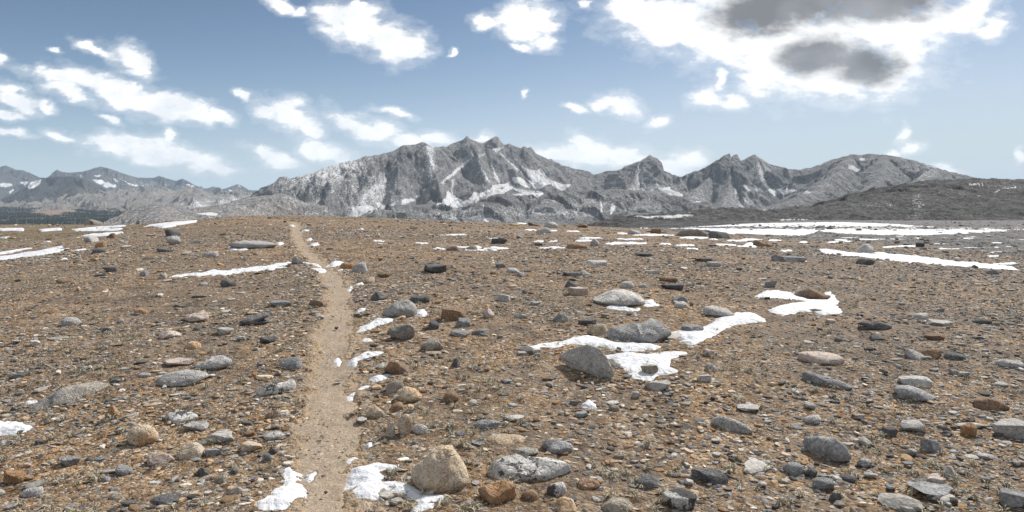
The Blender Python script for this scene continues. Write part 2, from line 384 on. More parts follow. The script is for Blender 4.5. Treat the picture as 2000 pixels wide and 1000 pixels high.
SNOW = [
 (r4([(355,785),(385,768),(400,782),(382,802),(420,808),(480,808),(562,816),(555,832),(520,838),(490,848),(512,862),(500,880),(540,880),(590,893),(630,905),(660,930),(740,940),(715,965),(690,985),(640,1003),(600,1003),(610,960),(580,940),(530,915),(490,920),(505,945),(470,968),(400,962),(345,925),(350,890),(365,850),(372,810)]), 'large curling snow patch at the trail edge left of the big tan boulder'),
 (r4([(5,990),(10,965),(60,935),(65,905),(110,900),(108,860),(130,825),(150,840),(180,845),(160,860),(185,900),(188,940),(160,975),(150,998),(30,1003)]), 'ragged snow patch at the bottom edge just left of the trail'),
 (r4([(195,850),(230,822),(238,830),(215,865),(198,868)]), 'thin snow remnant on the trail beside the ragged bottom patch'),
 (r4([(362,552),(360,515),(415,502),(455,500),(440,520),(405,540)]), 'wedge of snow at the right trail edge below the reddish stone'),
 (r4([(440,482),(475,462),(525,455),(520,465),(470,485)]), 'slim snow sliver just below the reddish brown flat stone'),
 (r4([(358,412),(375,378),(440,368),(492,372),(460,388),(410,400),(385,415)]), 'pointed snow patch right of the trail with a tiny clump on the trail beside it'),
 (r4([(310,412),(308,385),(325,378),(333,400),(325,412)]), 'tiny upright snow clump lying on the trail itself'),
 (r4([(372,338),(405,318),(460,316),(455,328),(410,342)]), 'small oval snow patch left of the brown-grey block'),
 (r4([(375,297),(400,278),(440,265),(480,248),(545,245),(540,262),(490,270),(450,282),(400,298)]), 'long snow sliver at the foot of the rounded grey boulder by the trail'),
 (r4([(378,220),(400,205),(438,203),(430,213),(400,222)]), 'small snow sliver right of the trail beside the dark wedge rock'),
 (r4([(625,235),(632,215),(655,215),(675,232),(650,238)]), 'small snow patch on the right side of the rounded grey boulder'),
 (r4([(425,745),(430,728),(455,725),(455,745),(440,752)]), 'tiny snow spot above the large curling patch'),
 ([(330,542),(345,536)]+zA([(0,525),(70,505),(130,515),(200,505),(350,490),(500,470),(640,445),(680,447),(640,465),(560,478),(650,480),(600,490),(480,505),(400,520),(250,535),(100,548),(0,552)]), 'long narrow snow strip running from the left up to the trail'),
 (zA([(765,445),(830,440),(890,448),(905,470),(955,508),(940,522),(870,522),(835,505),(860,490),(810,465)]), 'snow patch crossing the left edge of the trail below its bend'),
 (zA([(940,460),(990,448),(1010,432),(1080,435),(1090,455),(1050,475),(1000,492),(960,480)]), 'snow patch on the right side of the trail facing the crossing patch'),
 (zA([(1030,510),(1080,503),(1080,515),(1030,518)]), 'thin snow scrap under the patch right of the trail bend'),
 (zA([(1118,665),(1120,640),(1150,632),(1150,650),(1130,668)]), 'small snow scrap left of the tan flat stone by the trail'),
 (zA([(1170,630),(1230,615),(1235,628),(1180,635)]), 'thin snow scrap touching the front of the tan flat stone by the trail'),
 (zA([(805,322),(880,300),(888,318),(840,330)]), 'small snow patch beside the upper bend of the trail'),
 (zA([(780,274),(830,263),(838,285),(795,288)]), 'small snow patch highest up beside the trail bend'),
 (zA([(175,342),(200,318),(240,330),(340,338),(330,350),(220,352)]), 'snow lying against the dark front of the long flat slab'),
 (zA([(560,300),(600,293),(615,305),(580,317)]), 'small snow scrap at the right tip of the long flat slab'),
 (r5([(50,357),(120,338),(200,328),(240,312),(300,305),(360,318),(400,335),(470,335),(560,350),(585,362),(540,370),(440,372),(410,362),(340,350),(240,347),(150,354),(80,360)]), 'long snow tongue in front of the dark-faced grey boulder'),
 (r5([(360,385),(440,375),(520,382),(600,378),(692,378),(680,392),(640,400),(620,412),(625,440),(650,455),(590,465),(560,480),(500,488),(465,470),(440,440),(395,410)]), 'broad snow patch right of the leaning block with a stone melting through'),
 (r5([(610,290),(680,285),(740,272),(790,255),(800,244),(880,220),(940,222),(985,243),(990,258),(930,265),(860,275),(835,285),(800,300),(760,320),(720,350),(690,345),(660,325),(630,315)]), 'long snow bank stretching up and right from the dark-faced boulder'),
 (r5([(515,172),(550,170),(582,190),(550,198),(520,196)]), 'small snow patch at the right end of the pale humped boulder'),
 (r5([(365,196),(430,188),(460,198),(510,204),(500,212),(430,206),(370,203)]), 'thin snow line along the front foot of the pale humped boulder'),
 (r5([(270,588),(300,570),(330,585),(335,598),(280,598)]), 'small lone snow spot on bare gravel below the leaning block'),
 (zB([(250,258),(320,225),(400,222),(500,235),(520,262),(600,285),(720,285),(700,240),(740,240),(800,290),(780,320),(800,345),(820,380),(700,390),(600,370),(540,375),(430,390),(330,357),(400,330),(500,315),(560,298),(540,288),(450,280),(350,275),(260,270)]), 'hooked snow patch wrapping round the brown-grey hump on the right'),
 (zC([(395,825),(470,825),(620,850),(800,862),(900,860),(1100,875),(1300,900),(1500,925),(1700,940),(1900,960),(1960,990),(1800,988),(1500,967),(1280,940),(1050,925),(830,900),(700,875),(520,868),(420,850)]), 'long snow strip running right from the isolated pointed boulder'),
 (r3([(-60,640),(0,651),(60,650),(120,665),(130,675),(100,690),(40,702),(-60,712)]), 'smooth snow patch cut by the left photo edge below the big boulder'),
 (r3([(80,580),(140,568),(152,574),(100,586)]), 'thin snow scrap left of the big brown-grey boulder'),
 (zD([(-60,785),(0,775),(150,750),(250,738),(255,748),(100,775),(0,790)]), 'upper of the two slanting snow strips at the far left'),
 (zD([(-80,812),(0,800),(250,765),(480,728),(495,735),(400,757),(540,738),(430,775),(300,795),(150,812),(50,835),(-60,845)]), 'lower larger slanting snow strip at the far left'),
 (zD([(560,592),(760,570),(980,560),(985,568),(900,577),(720,587),(960,588),(940,597),(860,605),(600,608)]), 'flat snow sheet on the lower bench left of the hilltop'),
 (zD([(650,642),(720,628),(900,620),(960,613),(962,628),(830,642),(700,652)]), 'narrow snow strip just below the flat bench sheet'),
 (zD([(1115,578),(1180,555),(1300,540),(1540,520),(1530,540),(1400,560),(1270,585),(1220,570)]), 'bright snow strip on the left shoulder of the hilltop'),
 (zD([(300,598),(480,588),(485,600),(320,609)]), 'thin snow strip left of the flat bench sheet'),
 (zD([(-40,590),(80,585),(190,588),(185,605),(-40,602)]), 'thin snow strip on the lower bench at the left edge'),
 (zD([(460,832),(520,820),(522,830)]), 'tiny snow scrap under the slanting strips at left'),
 (zD([(570,757),(670,740),(668,750),(590,762)]), 'short snow scrap right of the slanting strips at left'),
 (zF([(1005,935),(1020,905),(1060,890),(1105,910),(1110,940)]), 'snow wedge banked against the brown block at right'),
 ([(1250,444),(1340,441),(1400,439),(1500,436.5),(1600,434.5),(1650,434.5),(1750,439),(1800,443),(1900,446),(2060,446),(2060,451),(1900,458),(1800,462),(1700,460),(1650,459),(1600,455),(1570,462),(1500,461),(1400,457),(1375,452),(1300,449),(1250,447)], 'broad bank of snow dotted with rocks below the dark hill'),
]
for a in [(1025,1048,450,1.4),(1074,1088,450.7,1.2),(1106,1132,452.3,1.3),(1060,1075,455,1),(862,912,459.5,1.4),(1039,1067,471,1.4),(1070,1088,471.5,1),(1121,1157,470.5,1.7),(1130,1176,466.8,1),
          (1182,1262,476,2),(1195,1257,468,1.2),(1050,1103,485,1.6),(846,872,487,1.6),(893,940,484,1.6),(945,992,486,2),(910,950,489.5,1.2),(1205,1226,457,1.2),(1235,1316,459.5,1.5),(1327,1384,465,2.2),(1385,1402,468.5,1.4),
          (1287,1312,477.5,1.5),(1319,1357,479.5,1.9),(1387,1438,479,1.8),(1500,1530,471,1.5),(1560,1580,474,1.2),(1630,1660,470,1.8),(1750,1800,482,1.2),(1815,1840,478,1.8),(1830,1860,488,1.3),(1870,1905,467,1.6),
          (1880,1940,486,1.4),(1930,1960,495,1.4),(1960,2020,470,1.6),(1940,1990,515,1.4),(1925,1950,501,1.2),(1420,1460,470,1.3),(1340,1365,487,1),(955,975,467,1.2),(1525,1545,491,1.1),(960,974,489,1.1),(700,712,448,.9),(730,750,471.5,1.0),(810,835,475,1.1),(1562,1574,512,.9),(1680,1698,516,1.3),
          (470,480,421.5,.8),(478,505,419.6,.9),(565,577,441,.8),(1010,1035,437.3,1.1),(1185,1215,441.2,1.0),(85,100,473,1),(0,22,465,1.2),(160,190,468.5,1.1),(590,603,451,.8)]:
    SNOW.append((strip(*a), None))

_r = random.Random(17)
for _i in range(22):
    _u = _r.uniform(1440, 1995); _w = _r.uniform(7, 26); SNOW.append((strip(_u-_w, _u+_w, _r.uniform(464, 500)-(8 if _u < 1600 else 0), _r.uniform(.9, 1.7)), None))
for _i in range(0):
    _u = _r.uniform(820, 1420); _w = _r.uniform(5, 18); SNOW.append((strip(_u-_w, _u+_w, _r.uniform(446, 492)+max(0, (_u-1250)*.06), _r.uniform(.8, 1.3)), None))
def sharpen_ragged(poly, amp, seed):
    out = []; rs = random.Random(seed); n = len(poly)
    for i in range(n):
        a = poly[i]; b = poly[(i+1) % n]; L = math.hypot(a[0]-b[0], a[1]-b[1]); k = max(1, min(8, int(L/7)))
        for j in range(k):
            t = j/k; q = 0 if j == 0 else amp*min(1, L/20)
            out.append((a[0]+(b[0]-a[0])*t+rs.uniform(-q, q), a[1]+(b[1]-a[1])*t+rs.uniform(-q, q)*.5))
    return out
SNOWPOLY = []
def build_snow():
    ms = mat_snow(); n_auto = 0
    for i, (poly, label) in enumerate(SNOW):
        us = [p[0] for p in poly]; vs = [p[1] for p in poly]; wpx = max(us)-min(us); hpx = max(vs)-min(vs)
        vm = sum(vs)/len(vs)
        poly = sharpen_ragged(poly, 2.2 if vm > 500 else .7, i)
        SNOWPOLY.append((poly, min(us), max(us), min(vs), max(vs)))
        mx, my = (10 if vm > 560 else 4), max(1.2, min(7 if vm > 560 else 4, hpx*.35))
        nu = int(np.clip((wpx+2*mx)/(.8 if vm > 560 else 1.0), 12, 700)); nv = int(np.clip((hpx+2*my)/(.6 if vm > 560 else .22), 12, 260))
        ug = np.linspace(min(us)-mx, max(us)+mx, nu); vg = np.linspace(max(vs)+my, min(vs)-my, nv)
        Y = np.stack([ground_rows(u, vg) for u in ug], 1); X = Y*(ug[None, :]-1000)/F; U = np.repeat(ug[None, :], nv, 0)
        V = np.repeat(vg[:, None], nu, 1)
        ins = inside(poly, U, V)
        dm = float(np.median(Y)); px = dm/F
        # world distance to the outline; rows are weighted by how far a row reaches over the ground
        dyv = abs(float(np.median(np.diff(Y, axis=0)))/(vg[0]-vg[1]))
        ay = min(dyv, px*4)
        sd = seg_dist(poly, U, V, px, ay); sd = np.where(ins, sd, -sd)
        lump = fbm2(X/.22, Y/.22, 31, 4) if dm < 30 else fbm2(X/(.02*dm), Y/(.05*dm), 31, 4)
        sd = sd+lump*min(.06, px*6)*(1 if dm < 30 else 1.5)
        T = .017+.0010*dm; w = min(.10+.005*dm, .35*hpx*ay+.01)
        if dm > 60: T = .205+.0026*np.clip(Y-105, 0, 90)
        prof = np.clip(sd/w, -2.6, 1); prof = np.where(prof > 0, 1-(1-prof)**2, prof*1.6)
        low = -.028*trail_mask(X, Y, .08)+.035*fbm2(X/2.6, Y/2.6, 3, 3)+.010*fbm2(X/.55, Y/.55, 5, 2)*np.exp(-Y/120)+sstep(30, 120, Y)*.07*fbm2(X/6, Y/9, 12, 2)
        Z = Hbase(X.ravel(), Y.ravel()).reshape(X.shape)+low+T*prof+(.012*lump if dm < 30 else .08*lump)*(prof > 0)
        keep = (prof > -4.1)
        kf = keep[:-1, :-1] & keep[1:, :-1] & keep[:-1, 1:] & keep[1:, 1:]
        f = grid_faces(nv, nu, kf)
        if not len(f): continue
        v, f, _ = compact(np.stack([X.ravel(), Y.ravel(), Z.ravel()], 1), f)
        c = v.mean(0)
        o = make_mesh('snow_patch', v-c, f[:, ::-1] if False else f, ms, True, loc=tuple(c))
        uc = (min(us)+max(us))/2
        if label is None:
            side = ('far left' if uc < 300 else 'left of the trail' if uc < 560 else 'just right of the trail' if uc < 760 else 'centre' if uc < 1100 else 'right of centre' if uc < 1450 else 'right')
            size = 'wide' if wpx > 60 else 'short' if wpx < 30 else 'narrow'
            label = near_label(f'{size} thin snow streak', uc, vm)
        tag(o, label, 'snow patch', 'snow patches left on the stony ground')
def in_snow(u, v, grow=0.0):
    c = np.zeros(u.shape, bool)
    for poly, a, b, cc, d in SNOWPOLY:
        k = (u > a) & (u < b) & (v > cc) & (v < d)
        if k.any(): c[k] |= inside(poly, u[k], v[k])
    return c

def build_path():
    ys = np.concatenate([np.linspace(-6, 3, 60)[:-1], np.exp(np.linspace(math.log(3), math.log(_py[-1]-.5), 520))])
    s = np.linspace(0, 1, 64)
    S, Yp = np.meshgrid(s, ys); L, Rr = trail_lr(Yp)
    wd = (Rr-L)
    L = L-.16; Rr = Rr+.16
    Xp = L+S*(Rr-L)
    prof = np.sin(np.pi*S)**.5
    Z = Hbase(Xp.ravel(), Yp.ravel())+.7*micro(Xp.ravel(), Yp.ravel())
    Z = H(Xp.ravel(), Yp.ravel())-.012-.012*prof.ravel()+.005*fbm2(Xp.ravel()*5, Yp.ravel()*5, 66, 3)
    uu = 1000+F*Xp.ravel()/np.maximum(Yp.ravel(), 1); vv = HOR+F*(EYE-Hbase(Xp.ravel(), Yp.ravel()))/np.maximum(Yp.ravel(), 1)
    Z = Z-.035*in_snow(uu, vv)*(Yp.ravel() > 2)
    p = make_mesh('path', np.stack([Xp.ravel(), Yp.ravel(), Z], 1), grid_faces(*Xp.shape), mat_path(), True)
    tag(p, 'narrow sandy footpath running up to the crest', kind='structure')


# ------------------------------------------------------------------ rocks
import bmesh
def ico(level):
    bm = bmesh.new(); bmesh.ops.create_icosphere(bm, subdivisions=level, radius=1)
    v = np.array([q.co[:] for q in bm.verts]); f = np.array([[w.index for w in q.verts] for q in bm.faces]); bm.free(); return v, f
ICO = {k: ico(k) for k in (1, 2, 3, 4, 5)}
def rock_verts(level, seed, kind):
    rs = np.random.default_rng(seed); v = ICO[level][0].copy()
    n, lo, hi = dict(r=(11, .70, .95), a=(17, .46, .80), f=(14, .5, .85))[kind]
    for i in range(n):
        nn = rs.normal(size=3)
        if kind == 'f' and i < 2: nn = np.array([rs.normal()*.12, rs.normal()*.12, 1.0])
        nn /= np.linalg.norm(nn); dd = rs.uniform(lo, hi)*(.55 if (kind == 'f' and i < 2) else 1)
        pr = v@nn; v = v-np.where(pr > dd, pr-dd, 0)[:, None]*nn[None]*(.97 if kind != 'r' else .8)
    amp = dict(r=.06, a=.035, f=.04)[kind]
    dsp = amp*noise3(v*1.6+seed % 97, seed)+amp*.45*noise3(v*4+seed % 31, seed+1)+amp*.22*noise3(v*9, seed+2)
    v = v*(1+dsp[:, None])
    mn, mx = v.min(0), v.max(0); return (v-(mn+mx)/2)/((mx-mn)/2)
def outline_verts(level, seed, kind, pts):
    """sphere whose front view follows a closed outline (local metres, x right / z up)"""
    rs = np.random.default_rng(seed); v = ICO[level][0].copy()
    for i in range(14 if kind == 'a' else 5):
        nn = rs.normal(size=3); nn[1] = -abs(nn[1])-.5; nn /= np.linalg.norm(nn); dd = rs.uniform(.48, .82) if kind == 'a' else rs.uniform(.90, .985)
        pr = v@nn; v = v-np.where(pr > dd, pr-dd, 0)[:, None]*nn[None]
    P = np.array(pts); c = (P.min(0)+P.max(0))/2; c[1] = P[:, 1].min()*.55+P[:, 1].max()*.45
    th = np.arctan2(v[:, 2], v[:, 0]); rr = np.zeros(len(v)); Q = P-c
    for i in range(len(Q)):
        a = Q[i]; b = Q[(i+1) % len(Q)]; dx, dy = np.cos(th), np.sin(th); e = b-a
        den = dx*e[1]-dy*e[0]; den = np.where(abs(den) < 1e-9, 1e-9, den)
        t = (a[0]*e[1]-a[1]*e[0])/den; s = (a[0]*dy-a[1]*dx)/den
        ok = (t > 0) & (s >= -1e-6) & (s <= 1+1e-6); rr = np.where(ok, np.maximum(rr, t), rr)
    rho = np.hypot(v[:, 0], v[:, 2])
    o = np.stack([c[0]+np.cos(th)*rho*rr, v[:, 1], c[1]+np.sin(th)*rho*rr], 1)
    return o, c, v
LAND = []   # (u, v, short name) of landmark rocks, used for labels
def near_label(head, u, v):
    best = sorted(LAND, key=lambda L: (L[0]-u)**2+((L[1]-v)*2.2)**2)
    for n in range(0, 5):
        L = best[n]; du, dv = u-L[0], v-L[1]
        d = ('right of' if du > 0 else 'left of') if abs(du) > abs(dv)*1.6 else ('in front of' if dv > 0 else 'behind')
        far = 'just ' if n == 0 and math.hypot(du, dv) < 55 else ''
        t = f'{head} {far}{d} {L[2]}'
        if t not in USED and len(t.split()) <= 15: USED.add(t); return t
    L = best[0]; k = 2; W = ['', '', 'second', 'third', 'fourth', 'fifth', 'sixth', 'seventh', 'eighth', 'ninth', 'tenth']
    while True:
        t = f'{W[min(k, 10)]} {head} {d} {L[2]}'
        if t not in USED: USED.add(t); return t
        k += 1
USED = set()
def place_rock(box, m, kind, label, outline=None, seed=None, cat=None, yaw=None):
    u0, v0, u1, v1 = box; uc = (u0+u1)/2; seed = seed if seed is not None else int(u0*31+v1*17) % 99991
    x, yf = ground_at(uc, v1-(v1-v0)*.06)
    wm = (u1-u0)*yf/F
    dep = min(wm*(.8 if kind != 'f' else .75), .9*wm)
    # keep a real height: shrink the depth if perspective alone would fill the box
    for _ in range(12):
        yc = yf+dep*.5; xc = yc*(uc-1000)/F
        top = EYE-(v0-HOR)*yc/F; g = float(Hbase(np.array([xc]), np.array([yc]))[0])
        if top-g > wm*(.10 if kind == 'f' else .22): break
        dep *= .82
    w = (u1-u0)*yc/F; ht = max(top-g, .05*w)
    lev = 5 if (u1-u0) > 110 else 4 if (u1-u0) > 45 else 3
    if outline:
        sh = 0.0
        if yaw:
            (xa, ya), (xb, yb) = ground_at(*yaw[0]), ground_at(*yaw[1]); sh = (yb-ya)/(xb-xa); dep = min(dep, (.62 if wm > .5 else .45)*wm); yc = (ya+yb)/2+dep*.4; xc = yc*(uc-1000)/F
            g = float(Hbase(np.array([xc]), np.array([yc]))[0])
        pts = []
        for u, v in outline:
            k = (u-1000)/F; yp = (yc-sh*xc)/(1-sh*k)      # the rock lies aslant: its far end is placed farther off
            pts.append((k*yp-xc, EYE-(v-HOR)*yp/F-g))
        w = max(p[0] for p in pts)-min(p[0] for p in pts); ht = max(p[1] for p in pts)
        zmin = min(p[1] for p in pts)
        v, c, S0 = outline_verts(lev, seed, kind, pts)
        v[:, 1] *= dep/2
        low = v[:, 2] < c[1]; wr = v[:, 0].max()-c[0]; wl = c[0]-v[:, 0].min()
        xl = c[0]+np.where(S0[:, 0] > 0, wr, wl)*S0[:, 0]*.97; zl = c[1]+S0[:, 2]*(c[1]+.45*ht)
        bl = np.clip((c[1]-v[:, 2])/(.35*max(c[1], 1e-3)), 0, 1); v[low, 0] = (v[:, 0]*(1-bl)+xl*bl)[low]; v[low, 2] = (v[:, 2]*(1-bl)+zl*bl)[low]
        ak = .45 if kind == 'a' else 1.0
        nz = ak*.035*w*noise3(v/w*3.2, seed)+.016*w*noise3(v/w*8, seed+1)+.006*w*noise3(v/w*20, seed+2)
        dirn = v-np.array([c[0], 0, c[1]]); dirn /= np.linalg.norm(dirn, axis=1)[:, None]+1e-9
        v = v+dirn*nz[:, None]
        v[:, 1] += sh*v[:, 0]
    else:
        v = rock_verts(lev, seed, kind)
        sink = .8*ht+.05*w*.3
        rs = np.random.default_rng(seed+5)
        v = v*np.array([w/2, dep/2, (ht+sink)/2]); v[:, 2] += (ht-sink)/2
        k = rs.uniform(-.35, .35)*w; zz = np.clip(v[:, 2]/ht, 0, 1); v[:, 0] += k*zz*(1-abs(v[:, 0])/(w/2))**1
    name = 'boulder' if w > .3 and kind != 'f' else ('flat_rock' if kind == 'f' else 'rock')
    o = make_mesh(name, v, ICO[lev][1], MR[m], True, loc=(xc, yc, g))
    tag(o, label, cat or ('boulder' if w > .3 else 'rock'), 'rocks lying on the stony ground')
    ROCKS.append((xc, yc, w*.5, dep*.5))
    return o
ROCKS = []
